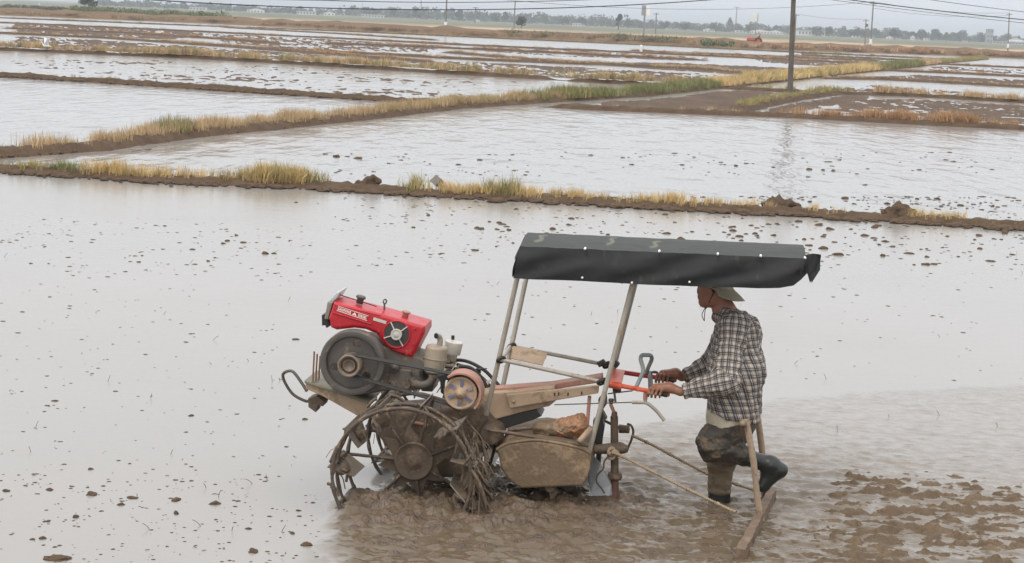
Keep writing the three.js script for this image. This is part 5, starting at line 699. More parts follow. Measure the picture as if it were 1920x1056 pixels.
// ---------------------------------------------------------------- levelling board towed on ropes
{
  const lv = thing('levelling_board', 'muddy wooden levelling board with two stick handles dragged behind the tractor', 'levelling board');
  const WOOD = coated([0.15, 0.10, 0.065], [0.20, 0.145, 0.095], 0.5, { rough: 0.75, rep: 3, bump: 0.003 }), POLE = coated([0.33, 0.24, 0.165], [0.20, 0.14, 0.092], 0.45, { rough: 0.8, rep: 5, bump: 0.002 });
  const a = Th(1392, 1024, 0.09), b = Th(1447, 918, 0.09), d = b.clone().sub(a); d.y = 0; const L = d.length() + 0.12, ang = Math.atan2(d.x, d.z), c = a.clone().lerp(b, 0.5);
  const plank = new THREE.BoxGeometry(0.05, 0.24, L, 2, 6, 60).rotateY(ang).translate(c.x, -0.03, c.z);
  const bd = obj('board', boxUV(worn(plank, 0.008, 14)), WOOD, lv);
  const n0 = zF(628, 190, 0.36), n1 = T(1430, 978, 0.36), f0 = zF(748, 150, -0.34), f1 = zF(852, 985, -0.34);
  const stick = (p, q, r) => boxUV(rough(new THREE.TubeGeometry(new THREE.CatmullRomCurve3([p, p.clone().lerp(q, 0.33).add(V(0.006, 0, 0.004)), p.clone().lerp(q, 0.66).add(V(-0.004, 0, 0)), q]), 24, r, 10), 0.003, 26));
  obj('stick_handle', stick(n0.clone().add(V(0, 0.02, 0)), n1.clone().add(V(0.02, -0.12, 0)), 0.0195), POLE, lv); obj('stick_handle', stick(f0, f1.clone().add(V(0.0, -0.1, 0)), 0.021), POLE, lv);
  const e0 = zF(592, 182, 0.40), e1 = f0.clone().add(V(0, 0.0, -0.03)); obj('cross_stick', boxUV(rough(rod(e0, e1, 0.0225, 0.021, 14), 0.002, 30)), POLE, lv);
  const ROPE = coated([0.36, 0.275, 0.185], [0.20, 0.145, 0.10], 0.45, { rough: 0.95, rep: 9 });
  const rope = pts => { const cu = new THREE.CatmullRomCurve3(pts), n = 220, g = new THREE.TubeGeometry(cu, n, 0.0085, 8), p = g.attributes.position; for (let i = 0; i <= n; i++) { const o = cu.getPointAt(i / n), kn = [0.12, 0.31, 0.55, 0.62, 0.85].reduce((s, k) => s + 0.5 * Math.exp(-(((i / n - k) * 90) ** 2)), 0); for (let j = 0; j <= 8; j++) { const q = i * 9 + j, s = 1 + 0.28 * Math.sin(i * 1.7 + j * 0.785) + kn; p.setXYZ(q, o.x + (p.getX(q) - o.x) * s, o.y + (p.getY(q) - o.y) * s, o.z + (p.getZ(q) - o.z) * s); } } g.computeVertexNormals(); return boxUV(g); };
  obj('tow_rope', rope([zH(1500, 300, -0.18), z5(340, 252, -0.2), z5(620, 400, -0.24), z5(760, 468, -0.27), V(b.x - 0.1, 0.10, b.z * 0.6)]), ROPE, lv);
  obj('tow_rope', rope([zH(1280, 490, 0.14), z5(100, 318, 0.16), z5(360, 440, 0.22), z5(640, 580, 0.30), z5(865, 688, 0.36), z5(930, 716, 0.40)]), ROPE, lv);
  obj('rope_knot', boxUV(rough(new THREE.TorusKnotGeometry(0.022, 0.010, 60, 8).translate(...zH(1315, 480, 0.14).toArray()), 0.003, 40)), ROPE, lv);
  seat(lv, V(c.x, 0, c.z));
}
{ // sack lying on the tiller cover
  const s = thing('sack', 'crumpled orange and brown sack on the tiller cover', 'sack');
  const a = zH(600, 235, 0.18), b = zH(800, 225, 0.18), c = zH(960, 205, 0.18), e = zH(1010, 110, 0.15);
  const f1 = blend(0.05, cone(a, b, 0.050, 0.052)), f2 = blend(0.04, cone(b, c, 0.056, 0.060), cone(c, e, 0.050, 0.016), cone(c, zH(1040, 190, 0.12), 0.04, 0.02));
  obj('mud_end', boxUV(surfaceNets((x, y, z) => f1(x, y, z) + 0.02 * fbm(x * 14, y * 20, z * 14, 3), V(a.x - 0.1, a.y - 0.12, 0.02), V(b.x + 0.1, b.y + 0.1, 0.34), 0.007)), COVERMUD, s);
  obj('orange_end', boxUV(surfaceNets((x, y, z) => f2(x, y, z) + 0.035 * Math.abs(fbm(x * 14 - y * 9, y * 13 + x * 7, z * 15, 3)) + 0.006 * N3(x * 60, y * 60, z * 60) - 0.006, V(b.x - 0.1, c.y - 0.12, 0.0), V(c.x + 0.18, e.y + 0.06, 0.36), 0.006)), coated([0.36, 0.165, 0.08], [0.26, 0.18, 0.115], 0.55, { rough: 0.45, rep: 5 }), s);
  seat(s, V(b.x, b.y - 0.055, 0.18));
}

// ---------------------------------------------------------------- clods, stubble, block
{
  const clodG = [1, 2, 3, 4, 5, 6].map(k => { const g = rough(new THREE.IcosahedronGeometry(1, 3), 0.42, 1.1, k * 9), h = rough(g, 0.18, 3.5, k * 5); return boxUV(h.scale(1, 0.62, 0.9), 0.12); });
  const clods = [], r = rng(99);
  // those that the photograph shows largest: [px, py, width in px]
  const seen = [[92, 919, 16], [172, 928, 22], [170, 880, 12], [248, 934, 20], [226, 947, 18], [142, 970, 18], [402, 945, 22], [330, 938, 26], [80, 1010, 16], [105, 1048, 44], [60, 1012, 12], [12, 921, 16], [575, 1022, 30], [475, 1035, 20], [456, 455, 12], [497, 476, 16], [360, 468, 10], [555, 637, 14], [572, 787, 12], [102, 752, 12], [358, 780, 12], [330, 963, 16], [465, 992, 16], [560, 958, 10], [548, 1000, 14], [630, 294, 16], [672, 297, 18], [900, 300, 10], [1518, 318, 14], [1543, 319, 8], [1563, 320, 8], [1450, 314, 8], [1380, 311, 10], [1515, 332, 8], [1622, 347, 8], [1720, 373, 8],
    [1735, 888, 18], [1645, 920, 34], [1612, 942, 26], [1720, 958, 22], [1790, 985, 20], [1820, 915, 12], [1895, 972, 26], [1885, 950, 14], [1790, 955, 26], [1760, 1005, 34], [1870, 1012, 50], [1690, 1020, 40], [1740, 935, 30], [1580, 950, 20]];
  for (const [x, y, w] of seen) clods.push([x, y, w]);
  const scatter = (n, x0, x1, y0, y1, w0, w1, bias) => { for (let i = 0; i < n; i++) { const x = mix(x0, x1, r()), y = mix(y0, y1, bias ? r() ** bias : r()); clods.push([x, y, mix(w0, w1, r() ** 2)]); } };
  scatter(120, 880, 1900, 372, 470, 5, 17, 1.2); scatter(70, 1350, 1915, 415, 500, 6, 22, 1.3); scatter(40, 540, 1500, 365, 430, 4, 12);
  scatter(26, 30, 560, 420, 500, 4, 11); scatter(16, 0, 500, 520, 800, 4, 9); scatter(50, 0, 560, 900, 1056, 6, 17); scatter(24, 840, 1900, 560, 720, 4, 10); scatter(10, 600, 1800, 290, 330, 3, 7); scatter(50, 1480, 1915, 870, 1050, 8, 26);
  const kept = clods.filter(([x, y], i) => i < seen.length || (G(x, y).applyMatrix4(fromT).x < -0.8 || G(x, y).applyMatrix4(fromT).z < -0.9 || x > 1440)).slice(0, 420);
  const small = [], big = []; kept.map(([x, y, w]) => { const p = G(x, y), rad = w * 0.82 / 2 / FOCAL * -p.z; (big.length < 300 ? big : small).push([p, rad]); });
  for (const [p, rad] of big) { const o = obj('mud_clod', clodG[(r() * 6) | 0], wetMud); o.position.set(p.x, rad * 0.02, p.z); o.scale.set(rad * (0.9 + 0.4 * r()), rad * (0.5 + 0.6 * r()), rad * (0.8 + 0.8 * r())); o.rotation.y = r() * 6.283; const q = p.clone().applyMatrix4(fromT), k = p.z < G(960, 376).z ? 0 : p.z < -17.5 ? (p.x < -2 ? 1 : 2) : q.x > 2.2 && q.z > -1 ? 3 : q.x < -0.7 ? 4 : 5;
    tag(o, ['dark mud clod in the second paddy beyond the nearest bund', 'mud clod in the calm water before the tall straw grass bund', 'mud clod in the thick scatter along the nearest bund', 'mud clod in the turned mud behind the levelling board', 'mud clod in the calm water ahead of the tractor', 'mud clod in the open water behind the tractor and farmer'][k], 'mud clod', ['clods in the second paddy', 'clods before the straw grass', 'clods along the nearest bund', 'clods behind the board', 'clods ahead of the tractor', 'clods beyond the tractor'][k]); }
  // crumbs and floating stubble too small to pick apart
  const nb = 2600, im = new THREE.InstancedMesh(clodG[0], wetMud, nb), M = new THREE.Matrix4(), q = new THREE.Quaternion();
  for (let i = 0; i < nb; i++) { let x, y; const k = r(); if (k < 0.42) { x = mix(640, 1930, r()); y = mix(368, 500, r() ** 1.5); } else if (k < 0.52) { x = mix(0, 600, r()); y = mix(410, 520, r()); } else if (k < 0.70) { x = mix(-10, 600, r()); y = mix(890, 1070, r()); } else if (k < 0.78) { x = mix(0, 560, r()); y = mix(520, 900, r()); } else if (k < 0.86) { x = mix(600, 1930, r()); y = mix(285, 330, r()); } else if (k < 0.93) { x = mix(850, 1930, r()); y = mix(500, 720, r()); } else { x = mix(1460, 1930, r()); y = mix(860, 1070, r()); }
    if (fbm(x * 0.012, y * 0.03, 3, 2) < -0.08) { x = -500; } const p = G(x, y), s = (0.9 + 2.2 * r() ** 2) / FOCAL * -p.z; p.y = -s * 0.1; M.compose(p, q.setFromAxisAngle(V(0, 1, 0), r() * 6.28), V(s * 1.5, s * 0.7, s * 2)); im.setMatrixAt(i, M); }
  im.name = numbered('mud_crumbs'); shade(im); scene.add(im); tag(im, 'tiny mud crumbs scattered over the paddy water', 'mud crumbs', null, 'stuff');
  const edgeLine = (px, n, s0, dz) => { const P = pathOf(px), l = new THREE.InstancedMesh(clodG[2], wetMud, n); for (let i = 0; i < n; i++) { const [p] = along(P, r() * P.total), s = s0 * (0.25 + r() ** 3); p.x += (r() - 0.5) * 0.1; p.z += dz + (r() - 0.35) * (0.35 + 0.5 * r() ** 4); p.y = 0.012 + s * 0.1; M.compose(p, q.setFromAxisAngle(V(0, 1, 0), r() * 6.28), V(s * 1.4, s * 0.75, s * 1.2)); l.setMatrixAt(i, M); } l.name = numbered('mud_crumbs'); shade(l); scene.add(l); return l; };
  tag(edgeLine(nearBank, 900, 0.085, 0.38), 'crumbled earth along the foot of the nearest bund', 'mud crumbs', null, 'stuff'); tag(edgeLine([[0, 292], [160, 281], [330, 257], [640, 226], [850, 202]], 500, 0.10, 0.5), 'crumbled earth along the foot of the diagonal bund', 'mud crumbs', null, 'stuff'); tag(edgeLine([[0, 143.5], [160, 153], [330, 164], [640, 184], [860, 198]], 500, 0.13, 0.1), 'crumbled earth on the bare muddy bund', 'mud crumbs', null, 'stuff');
  const stub = [], sm = flat([0.10, 0.085, 0.06], 0.85);
  for (let i = 0; i < 260; i++) { const x = r() < 0.5 ? mix(0, 600, r()) : mix(850, 1920, r()), y = mix(430, 1050, r()); if (x > 560 && x < 1500 && y > 700) continue; if (x > 1440 && y > 720 && r() < 0.4) continue; const p = G(x, y), up = r() < 0.3, L = up ? 0.02 + 0.04 * r() : 0.02 + 0.03 * r(), a = r() * 6.28; stub.push(new THREE.TubeGeometry(new THREE.QuadraticBezierCurve3(V(p.x, -0.01, p.z), V(p.x + Math.cos(a) * L * 0.4, up ? L * 0.5 : 0.006, p.z + Math.sin(a) * L * 0.42), V(p.x + Math.cos(a) * L, up ? L * (0.6 + 0.5 * r()) : 0.003, p.z + Math.sin(a) * L)), 4, 0.0018, 4)); }
  const so = obj('rice_stubble', stub, sm); tag(so, 'thin bits of rice stubble sticking out of the water', 'stubble', null, 'stuff');
  const wb = thing('wooden_block', 'weathered grey wooden block lying tilted on the nearest bund', 'block'), p = G(820, 352); p.y = 0.10; wb.position.copy(p); wb.rotation.set(0.3, 0.5, 0.75);
  const wd = coated([0.13, 0.11, 0.09], MUDDRY, 0.2); obj('plank', boxUV(box(0.15, 0.055, 0.22, V(0, 0.03, 0), 0.006)), wd, wb); obj('plank', boxUV(box(0.13, 0.05, 0.2, V(0.005, -0.025, 0.01), 0.006)), wd, wb);
  for (const [x, y, s, l] of [[1465, 398, 0.20, 'large brown earth lump on the nearest bund between two grass strips'], [1681, 412, 0.17, 'smaller brown earth lump on the nearest bund with split top'], [690, 355, 0.13, 'row of dark earth lumps on the bare bund stretch beside the olive tuft']]) { const o = obj('earth_lump', boxUV(rough(rough(new THREE.IcosahedronGeometry(s, 5).scale(1.5, 0.6, 0.9), 0.12, 6, x), 0.05, 16, y)), wetMud); const g = G(x, y); o.position.set(g.x, 0.10, g.z); tag(o, l, 'earth lump'); }
}
// ---------------------------------------------------------------- poles and wires
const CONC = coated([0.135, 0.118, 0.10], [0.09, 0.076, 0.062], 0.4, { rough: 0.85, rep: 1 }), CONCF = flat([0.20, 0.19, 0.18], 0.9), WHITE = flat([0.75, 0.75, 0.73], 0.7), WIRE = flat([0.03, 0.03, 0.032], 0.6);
const mainBase = G(1481, 185);
{
  const p = thing('utility_pole', 'tall bare concrete utility pole on the short grassy bund', 'utility pole'); p.position.copy(mainBase); p.rotation.z = 0.022;
  obj('shaft', boxUV(new THREE.CylinderGeometry(0.085, 0.125, 7.2, 14).translate(0, 3.5, 0)), CONC, p);
  obj('wire_bracket', boxUV(box(0.5, 0.06, 0.06, V(0, 4.5, 0.12))), IRON, p); for (const x of [-0.2, 0, 0.2]) obj('insulator', latheY([[0.001, 0.14], [0.03, 0.12], [0.045, 0.08], [0.03, 0.06], [0.045, 0.03], [0.03, 0]], V(x, 4.53, 0.12), 12), WHITE, p);
  obj('crossarm', boxUV(box(1.6, 0.09, 0.09, V(0, 6.6, 0.1))), CONC, p);
  const wireTo = (a, b, sag, rad, label) => { const pts = []; for (let i = 0; i <= 40; i++) { const t = i / 40, q = a.clone().lerp(b, t); q.y -= sag * 4 * t * (1 - t); pts.push(q); } tag(obj('power_line', new THREE.TubeGeometry(new THREE.CatmullRomCurve3(pts), 80, rad, 5), WIRE), label, 'power line', 'overhead wires on the nearest utility pole'); };
  const A = mainBase.clone().add(V(-0.08, 4.55, 0.12)), left = V(-28.9, 4.3, -60), right = V(52.3, 4.3, -112);
  wireTo(A, left.clone().add(V(0, 0.0, 0)), 1.42, 0.020, 'lowest thick black cable sagging left from the nearest utility pole'); wireTo(A.clone().add(V(0, 0.28, 0)), left.clone().add(V(0.5, 0.15, 0)), 1.36, 0.014, 'middle black cable sagging left from the nearest utility pole'); wireTo(A.clone().add(V(0, 0.75, 0)), left.clone().add(V(0, 0.8, 0)), 1.15, 0.010, 'topmost thin wire sagging left from the nearest utility pole');
  wireTo(A, right, 0.74, 0.022, 'thick black cable running right from the nearest utility pole'); wireTo(A.clone().add(V(0, -0.1, 0)), right.clone().add(V(0, -0.5, 0)), 0.66, 0.011, 'lowest thin wire running right from the nearest utility pole'); wireTo(A.clone().add(V(0.1, 0.55, 0)), right.clone().add(V(0, -0.1, 0)), 0.75, 0.013, 'upper wire running right from the nearest utility pole');
}
// far poles: [base px, base py, top px, top py, painted foot, label]
const farPoles = [
  [1632, 91, 1638, 3, 1, 'far pole with white painted foot right of the orange tractor'], [835, 61, 838, -12, 1, 'far pole with white painted foot left of the embankment scrub'], [1890, 96, 1893, 24, 1, 'far pole with small white foot at the dry field on the right'],
  [1622, 83, 1624, 36, 0, 'dark far pole carrying a transformer box'], [1490, 78, 1493, 26, 0, 'thick far pole just behind the nearest utility pole'], [1229, 63, 1231, 24, 0, 'short dark far pole beside the tall billboard'], [1379, 58, 1382, 13, 0, 'thin far pole left of the white board'], [964, 52, 966, 1, 0, 'thin far pole left of a pale wooded strip'], [890, 43, 892, 13, 0, 'short far pole beside a white shed roof'], [789, 33, 790, -4, 0, 'thin far pole with white foot in the greenish field'], [1032, 26, 1033, 4, 0, 'hazy pole in front of the distant wood'], [678, 26, 680, 0, 0, 'pale hazy mast rising above the houses'],
];
const poleTop = [];
farPoles.forEach(([bx, by, tx, ty, foot, label]) => {
  const b = G(bx, by, 0.2), t = atDepth(tx, ty, b.z), p = thing('utility_pole', label, 'utility pole', 'far utility poles'), h = t.y - 0.2, s = Math.max(1, -b.z / 420); p.position.set(b.x, 0, b.z); poleTop.push(t); p.rotation.z = -(t.x - b.x) / h;
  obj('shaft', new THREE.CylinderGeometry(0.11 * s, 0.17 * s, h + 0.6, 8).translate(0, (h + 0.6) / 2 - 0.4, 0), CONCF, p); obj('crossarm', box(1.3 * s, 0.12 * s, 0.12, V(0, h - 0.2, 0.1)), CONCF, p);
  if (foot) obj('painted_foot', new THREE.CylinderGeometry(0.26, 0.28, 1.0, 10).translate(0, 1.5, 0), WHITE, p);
  if (label.includes('transformer')) obj('transformer', box(0.5, 0.8, 0.5, V(0.35, h - 1.4, 0.2), 0.05), flat([0.12, 0.13, 0.13], 0.7), p);
});
{
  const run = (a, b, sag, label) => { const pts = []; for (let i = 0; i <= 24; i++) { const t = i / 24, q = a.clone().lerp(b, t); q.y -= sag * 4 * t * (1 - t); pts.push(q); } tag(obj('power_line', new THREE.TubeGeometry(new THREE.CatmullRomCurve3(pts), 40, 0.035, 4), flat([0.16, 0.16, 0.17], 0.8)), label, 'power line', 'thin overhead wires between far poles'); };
  run(poleTop[0], poleTop[2], 0.8, 'thin wire between the two white footed poles on the right'); run(poleTop[1], poleTop[0], 2.0, 'long thin wire between the white footed poles'); run(poleTop[0].clone().add(V(0, -1.2, 0)), poleTop[2].clone().add(V(0, -0.6, 0)), 0.9, 'second thin wire between the two white footed poles on the right'); run(poleTop[3], poleTop[4], 0.5, 'thin wire from the transformer pole'); run(atDepth(200, -25, -380), poleTop[1].clone().add(V(0, -0.4, 0)), 1.5, 'thin wire running left from the far white footed pole');
}
// ---------------------------------------------------------------- far tractor, billboards, bird, people, bushes, trees, houses
{
  const t = thing('farm_tractor', 'small orange farm tractor standing in the dry field', 'tractor'), b = G(1415, 83, 0.25); t.position.set(b.x, 0.25, b.z); t.scale.setScalar(0.92);
  const OR = flat([0.55, 0.07, 0.03], 0.5), TY = flat([0.05, 0.04, 0.035], 0.9);
  obj('hood', [box(1.5, 0.62, 0.62, V(-0.75, 0.98, 0), 0.12), box(0.2, 0.5, 0.6, V(-1.5, 0.9, 0), 0.06)], OR, t); obj('chassis', box(2.6, 0.3, 0.5, V(-0.2, 0.62, 0), 0.05), TY, t); obj('seat', [box(0.45, 0.12, 0.5, V(0.55, 1.15, 0), 0.04), box(0.12, 0.5, 0.5, V(0.78, 1.4, 0), 0.04)], TY, t);
  for (const s of [-1, 1]) { const w = obj('rear_wheel', new THREE.TorusGeometry(0.52, 0.18, 10, 24).scale(1, 1, 1.2).translate(0.65, 0.68, 0.68 * s), TY, t); obj('rim', new THREE.CylinderGeometry(0.40, 0.40, 0.16, 16).rotateX(Math.PI / 2).translate(0.65, 0.68, 0.68 * s), OR, w); const f = obj('front_wheel', new THREE.TorusGeometry(0.29, 0.12, 8, 20).translate(-1.15, 0.4, 0.58 * s), TY, t); obj('rim', new THREE.CylinderGeometry(0.2, 0.2, 0.12, 14).rotateX(Math.PI / 2).translate(-1.15, 0.4, 0.58 * s), OR, f); obj('mudguard', new THREE.CylinderGeometry(0.8, 0.8, 0.4, 20, 1, true, -0.9, 2.6).rotateX(Math.PI / 2).translate(0.65, 0.72, 0.68 * s), new THREE.MeshStandardMaterial({ color: lin(0.55, 0.07, 0.03), side: THREE.DoubleSide }), t); }
  obj('roll_bar', [rod(V(0.95, 0.9, 0.45), V(0.95, 2.1, 0.45), 0.05), rod(V(0.95, 0.9, -0.45), V(0.95, 2.1, -0.45), 0.05), rod(V(0.95, 2.1, 0.45), V(0.95, 2.1, -0.45), 0.05), box(1.2, 0.08, 1.1, V(0.5, 2.14, 0), 0.03)], OR, t);
}
{ // billboards
  const bb = thing('billboard', 'tall narrow billboard of a grey and a white panel on one post', 'billboard'), b = G(1207, 65, 0.2); bb.position.set(b.x, 0, b.z); const s = -b.z / FOCAL;
  obj('post', new THREE.CylinderGeometry(0.22, 0.28, 52 * s, 10).translate(0, 26 * s, 0), CONCF, bb); obj('panel', box(8 * s, 19 * s, 0.4, V(-2 * s, 46 * s, 0), 0.03), flat([0.24, 0.25, 0.27], 0.8), bb); obj('panel', box(6 * s, 18 * s, 0.4, V(6 * s, 46 * s, 0.3), 0.03), WHITE, bb);
  const wb = thing('billboard', 'square white board standing above the distant trees on two legs', 'billboard'), c = G(1412, 60, 0.2); const z = -900, q = atDepth(1412, 60, z), k = 900 / FOCAL; wb.position.set(q.x, 0.2, z); const hh = atDepth(1412, 33, z).y - 0.2;
  obj('panel', box(14 * k, 14 * k, 0.6, V(0, hh, 0), 0.05), WHITE, wb); for (const x of [-5, 5]) obj('leg', box(1.2 * k, hh, 0.4, V(x * k, hh / 2, 0), 0.03), CONCF, wb); obj('frame', box(1 * k, 15 * k, 0.8, V(7.6 * k, hh, 0), 0.04), CONCF, wb);
}
{ // egret taking off above the bund
  const e = thing('egret', 'white egret with raised wings over the left grassy bund', 'bird'), p = G(86, 100); e.position.copy(p); e.position.y = 0.05;
  const bd = blend(0.05, ell(V(0, 0.36, 0), 0.17, 0.07, 0.07), cone(V(-0.14, 0.38, 0), V(-0.22, 0.52, 0), 0.035, 0.02), ell(V(-0.25, 0.55, 0), 0.05, 0.028, 0.025), cone(V(0.1, 0.36, 0), V(0.26, 0.33, 0), 0.04, 0.02)); obj('body', surfaceNets(bd, V(-0.34, 0.2, -0.12), V(0.32, 0.64, 0.12), 0.016), WHITE, e); obj('beak', rod(V(-0.28, 0.55, 0), V(-0.40, 0.54, 0), 0.012, 0.004, 6), flat([0.5, 0.3, 0.05], 0.5), e);
  for (const s of [-1, 1]) { obj('wing', slab([V(-0.12, 0.40, 0.05 * s), V(0.12, 0.39, 0.05 * s), V(0.16 + 0.12 * s, 0.72, 0.30 * s), V(-0.02 + 0.16 * s, 0.78, 0.34 * s)], 0.012), WHITE, e); obj('leg', rod(V(0.04, 0.32, 0.03 * s), V(0.06, 0, 0.03 * s), 0.008, 0.006, 6), flat([0.03, 0.03, 0.03], 0.6), e); }
}
{ // walker far behind the hedge
  const w = thing('person', 'tiny dark clothed figure standing beyond the left hedge', 'person'), p = G(415, 26, 0.2); w.position.copy(p); const f = blend(0.07, ell(V(0, 1.58, 0), 0.10, 0.12, 0.10), cone(V(0, 1.4, 0), V(0, 0.95, 0), 0.17, 0.15), cone(V(0.07, 0.9, 0), V(0.14, 0.0, 0), 0.11, 0.06), cone(V(-0.07, 0.9, 0), V(-0.14, 0.0, 0), 0.11, 0.06), cone(V(0.2, 1.38, 0), V(0.26, 0.85, 0), 0.06, 0.045), cone(V(-0.2, 1.38, 0), V(-0.26, 0.85, 0), 0.06, 0.045)); obj('body', surfaceNets(f, V(-0.4, -0.1, -0.3), V(0.4, 1.8, 0.3), 0.035), flat([0.03, 0.025, 0.028], 0.9), w);
}
for (const [x, y, l] of [[73, 10, 'white marker post beside the far left road'], [366, 11, 'first white marker post near the far pale track'], [374, 17, 'second white marker post near the far pale track'], [1202, 96, 'small white marker on the middle of the last bund']]) { const b = G(x, y, 0.2), o = obj('marker_post', [box(0.34, 0.8, 0.34, V(0, 0.4, 0), 0.04), new THREE.ConeGeometry(0.22, 0.2, 4).rotateY(0.785).translate(0, 0.88, 0)], WHITE); o.position.set(b.x, 0.1, b.z); o.scale.setScalar(x === 73 ? 1.1 : 0.8); tag(o, l, 'marker post'); }
// leaves for shrubs and trees: small tilted quads through the volume of each clump
function foliage(seed, clumps, per, size) { // clumps: [x, y, z, r]
  const r = rng(seed), P = []; const a = V(), b = V(), n = V();
  for (const [cx, cy, cz, cr] of clumps) for (let i = 0; i < per; i++) { n.set(r() - 0.5, r() - 0.5, r() - 0.5).normalize(); const q = cr * (0.35 + 0.65 * Math.cbrt(r())), x = cx + n.x * q, y = cy + n.y * q * 0.85, z = cz + n.z * q; a.set(r() - 0.5, r() - 0.5, r() - 0.5).normalize(); b.set(r() - 0.5, r() - 0.5, r() - 0.5).cross(a).normalize(); const s = size * (0.6 + 0.8 * r()), t = s * 0.55; P.push(x - a.x * s, y - a.y * s, z - a.z * s, x + b.x * t, y + b.y * t, z + b.z * t, x + a.x * s, y + a.y * s, z + a.z * s, x - a.x * s, y - a.y * s, z - a.z * s, x + a.x * s, y + a.y * s, z + a.z * s, x - b.x * t, y - b.y * t, z - b.z * t); }
  const g = new THREE.BufferGeometry(); g.setAttribute('position', new THREE.Float32BufferAttribute(P, 3)); g.computeVertexNormals(); return g;
}
const leafM = c => new THREE.MeshPhysicalMaterial({ color: lin(...c), roughness: 0.8, side: THREE.DoubleSide, transmission: 0.2, thickness: 0 });
const LEAF = [leafM([0.055, 0.085, 0.03]), leafM([0.12, 0.15, 0.05]), leafM([0.045, 0.07, 0.035]), leafM([0.09, 0.10, 0.045])], BARK = flat([0.11, 0.085, 0.065], 0.95);
{ // hedges on the embankment line
  const hedge = (px, label, h, seed, m) => { const P = pathOf(px), r = rng(seed), cl = [], n = Math.ceil(P.total / 0.32), o = V().copy(P.p[0]); for (let i = 0; i < n; i++) { const [p] = along(P, r() * P.total), hh = h * (0.6 + 0.6 * r()); cl.push([p.x - o.x, hh * 0.45, p.z - o.z + (r() - 0.5) * 9, hh * 0.55]); } const t = thing('hedge', label, 'hedge'); t.position.copy(o).setY(0.3); obj('foliage', foliage(seed, cl, 70, 0.16), m, t); const st = []; for (let i = 0; i < n; i += 6) st.push(rod(V(cl[i][0], -0.7, cl[i][2]), V(cl[i][0], cl[i][1], cl[i][2]), 0.05, 0.03, 5)); obj('stems', st, BARK, t); };
  hedge([[128, 27], [240, 33], [350, 39], [425, 43]], 'long dense green hedge on the left of the embankment', 1.7, 3, LEAF[1]); hedge([[430, 45], [500, 48]], 'low green bush row at the end of the long hedge', 0.9, 5, LEAF[1]); hedge([[0, 19], [60, 22], [125, 26]], 'uneven dark bushes before the far left road', 1.2, 6, LEAF[3]); hedge([[1315, 89], [1368, 91]], 'bright green bush row left of the orange tractor', 1.0, 7, LEAF[1]);
}
function tree(name, px, by, d, ty, wpx, label, group, seed, tone, palm) { // stands on the plain at distance d
  const b = atDepth(px, by, -d), top = atDepth(px, ty, -d), h = top.y - 0.1, w = wpx / FOCAL * d / 2, r = rng(seed), t = thing(name, label, 'tree', group); t.position.set(b.x, 0.1, -d);
  obj('trunk', [rod(V(0, -0.3, 0), V((r() - 0.5) * 0.3, h * (palm ? 0.8 : 0.55), 0), h * 0.035, h * 0.018, 7), ...(palm ? [] : [0, 1, 2].map(k => { const a = k * 2.1 + seed; return rod(V(0, h * 0.3, 0), V(Math.cos(a) * w * 0.55, h * 0.62, Math.sin(a) * w * 0.55), h * 0.016, h * 0.008, 5); }))], BARK, t);
  const cl = []; if (palm) for (let k = 0; k < 14; k++) { const t = k / 13, a = k * 2.4; cl.push([Math.cos(a) * w * 0.35 * (1 - t), h * (0.3 + 0.68 * t), Math.sin(a) * w * 0.35 * (1 - t), w * (0.55 - 0.42 * t)]); } else for (let k = 0; k < 15; k++) { const a = r() * 6.28, q = Math.sqrt(r()) * w * 0.75, yy = 0.32 + 0.58 * r(); cl.push([Math.cos(a) * q, h * yy, Math.sin(a) * q, w * (0.28 + 0.2 * r()) * (1.15 - 0.4 * Math.abs(yy - 0.55))]); }
  obj('crown', foliage(seed, cl, palm ? 60 : 90, h * 0.055), LEAF[tone], t);
}
tree('roadside_tree', 166, 12, 470, -24, 34, 'dark round tree by the far left road', null, 501, 2);
tree('roadside_tree', 1160, 44, 900, 25, 12, 'dark tree standing up from the hazy wood beside a pole', null, 502, 2); tree('roadside_tree', 978, 38, 620, 31, 22, 'low grey green tree clump in the greenish field', null, 503, 2);
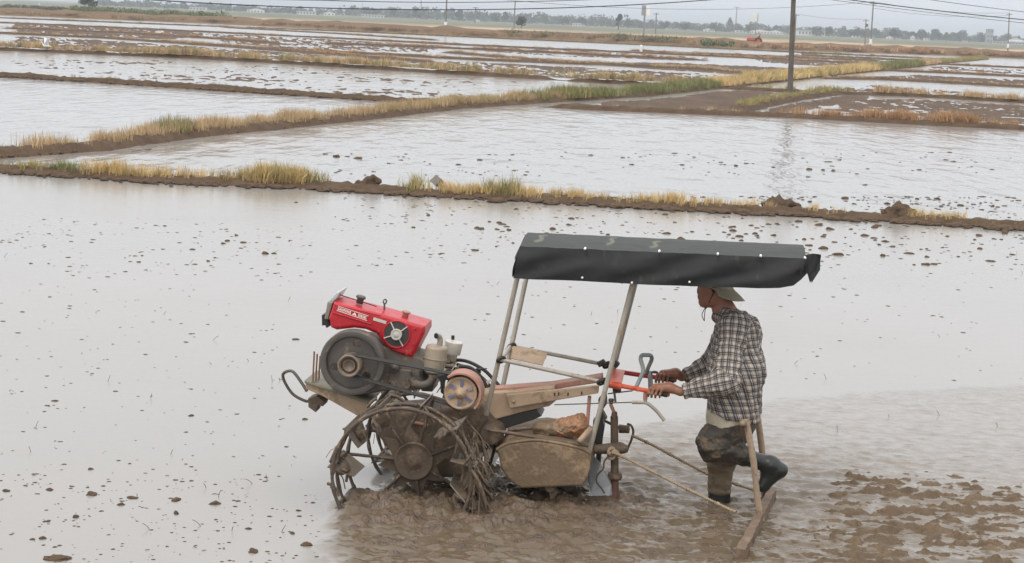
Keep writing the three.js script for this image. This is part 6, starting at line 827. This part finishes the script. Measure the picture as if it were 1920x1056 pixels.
{
  const r = rng(61), line = x => 36 + (x - 980) * Math.tan(ROLL); let k = 0;
  const marks = [[1412, 'the square white board'], [1638, 'the white footed pole right of the orange tractor'], [1623, 'the transformer pole'], [1893, 'the pole with the small white foot'], [1210, 'the tall narrow billboard'], [1520, 'the two storey white building'], [1855, 'the hazy grey tower block'], [1380, 'the thin pole left of the white board'], [965, 'the thin pole left of the pale wood'], [838, 'the white footed pole left of the scrub'], [1738, 'the tiny white cottage'], [1668, 'the tiny white house'], [1470, 'the cream low shed'], [1330, 'the small white house left of the pointed trees'], [1032, 'the hazy pole before the wood'], [890, 'the short pole by the white shed roof'], [789, 'the thin pole in the greenish field'], [700, 'the low wide white building'], [1712, 'the narrow white house']], used = {};
  const near = x => { let b = null; for (const m of marks) if (Math.abs(m[0] - x) < 18 && !used[m[1]] && (!b || Math.abs(m[0] - x) < Math.abs(b[0] - x))) b = m; if (!b) return 'hazy tree in the distant tree line beside no house or pole'; used[b[1]] = 1; return 'hazy distant tree right behind ' + b[1]; };
  const spots = []; for (let x = 660; x < 1930; x += 13 + r() * 12) spots.push(x + r() * 6);
  for (const x of spots) { const d = 1250 + r() * 500, hz = line(x), isPalm = [1350, 1372, 1395].some(q => Math.abs(q - x) < 6), h = (x < 1180 ? 9 : 6) + r() * (x < 1180 ? 6 : 9) + (isPalm ? 10 : 0); tree('distant_tree', x, hz + EYE / d * FOCAL, d, hz + 2 - h, 12 + r() * 14, isPalm ? 'tall pointed tree standing above the hazy tree line left of the white board' : near(x), isPalm ? 'tall pointed trees in the distant tree line' : 'trees of the distant tree line', 700 + k++, (r() * 4) | 0, isPalm); }
  // the wood behind reads as one mass
  const cl = []; for (let i = 0; i < 900; i++) { const x = mix(150, 1960, r()), d = 1500 + r() * 500, q = atDepth(x, line(x), -d), h = (x < 1200 ? 4.5 : 3.2) * (0.7 + 0.8 * r()) * (x < 640 ? 0.6 : 1); cl.push([q.x, 0.4 + h * r(), -d, h * 0.8]); }
  const wd = obj('distant_wood', foliage(9, cl, 60, 0.9), LEAF[2]); tag(wd, 'hazy strip of distant woodland along the horizon', 'woodland', null, 'stuff');
}
// houses along the far road: [px, py base, width px, height px, roof kind, label]
const houses = [[1082, 26, 16, 5, 0, 'tiny pale roofed house before the left wood'], [575, 13, 34, 6, 0, 'long pale house left of the hazy mast'], [618, 15, 20, 5, 1, 'small white house beside the long pale house'], [700, 19, 40, 5, 0, 'low wide white building right of the hazy mast'], [480, 9, 30, 5, 1, 'grey roofed house beyond the brown field'], [372, 4, 30, 5, 0, 'pale house beyond the two marker posts'], [1392, 54, 26, 4, 0, 'long low white shed under the white board'], [1330, 49, 20, 4, 1, 'small white house left of the pointed trees'], [1455, 54, 24, 5, 1, 'pale house right of the white board'], [1470, 59, 16, 3, 0, 'cream low shed just left of the nearest utility pole'], [1520, 57, 50, 10, 0, 'two storey white building with dark window band right of the nearest pole'], [1605, 61, 14, 4, 0, 'white shed left of the transformer pole'], [1668, 62, 10, 4, 1, 'tiny white house right of the white footed pole'], [1738, 68, 10, 4, 0, 'tiny white cottage among dark trees'], [1712, 65, 7, 6, 1, 'narrow white house among dark trees'], [1855, 73, 12, 26, 0, 'hazy grey tower block at the right end of the tree line'], [1888, 76, 58, 4, 0, 'long low white shed near the right end of the tree line'], [1905, 72, 26, 8, 1, 'pale two storey house behind the long white shed'], [895, 33, 9, 3, 1, 'small white shed roof in the greenish field'], [1425, 50, 36, 5, 1, 'pale house partly behind the white board legs']];
houses.forEach(([x, y, w, h, kind, label], i) => {
  const hz = 36 + (x - 980) * Math.tan(ROLL), d = clamp(EYE * FOCAL / Math.max(5, y - hz), 700, 1350), b = atDepth(x, y, -d), k = d / FOCAL, W = w * k, H = h * k, t = thing('house', label, 'house'); t.position.set(b.x, 0.1, -d);
  const wall = label.includes('grey tower') ? flat([0.34, 0.34, 0.34], 0.9) : label.includes('cream') ? flat([0.6, 0.55, 0.42], 0.8) : flat([0.66, 0.66, 0.63], 0.8); obj('wall', box(W, H, W * 0.5 + 2, V(0, H / 2, 0), 0.04), wall, t);
  if (kind) obj('roof', new THREE.CylinderGeometry(0.01, W * 0.6, H * 0.6, 4).rotateY(Math.PI / 4).scale(1, 1, 0.6).translate(0, H * 1.3, 0), flat([0.30, 0.27, 0.27], 0.8), t); else obj('roof', box(W * 1.06, 0.3, W * 0.55 + 2.4, V(0, H + 0.12, 0), 0.03), flat([0.5, 0.51, 0.52], 0.7), t);
  const nw = Math.max(2, Math.round(w / 6)), fl = Math.max(1, Math.round(H / 3.2)); for (let f = 0; f < fl; f++) for (let j = 0; j < nw; j++) obj('window', box(W / nw * 0.45, H / fl * 0.4, 0.2, V(-W / 2 + W / nw * (j + 0.5), H / fl * (f + 0.5), W * 0.25 + 1.0), 0.02), flat([0.06, 0.07, 0.08], 0.3), t);
});
renderer.render(scene, camera);
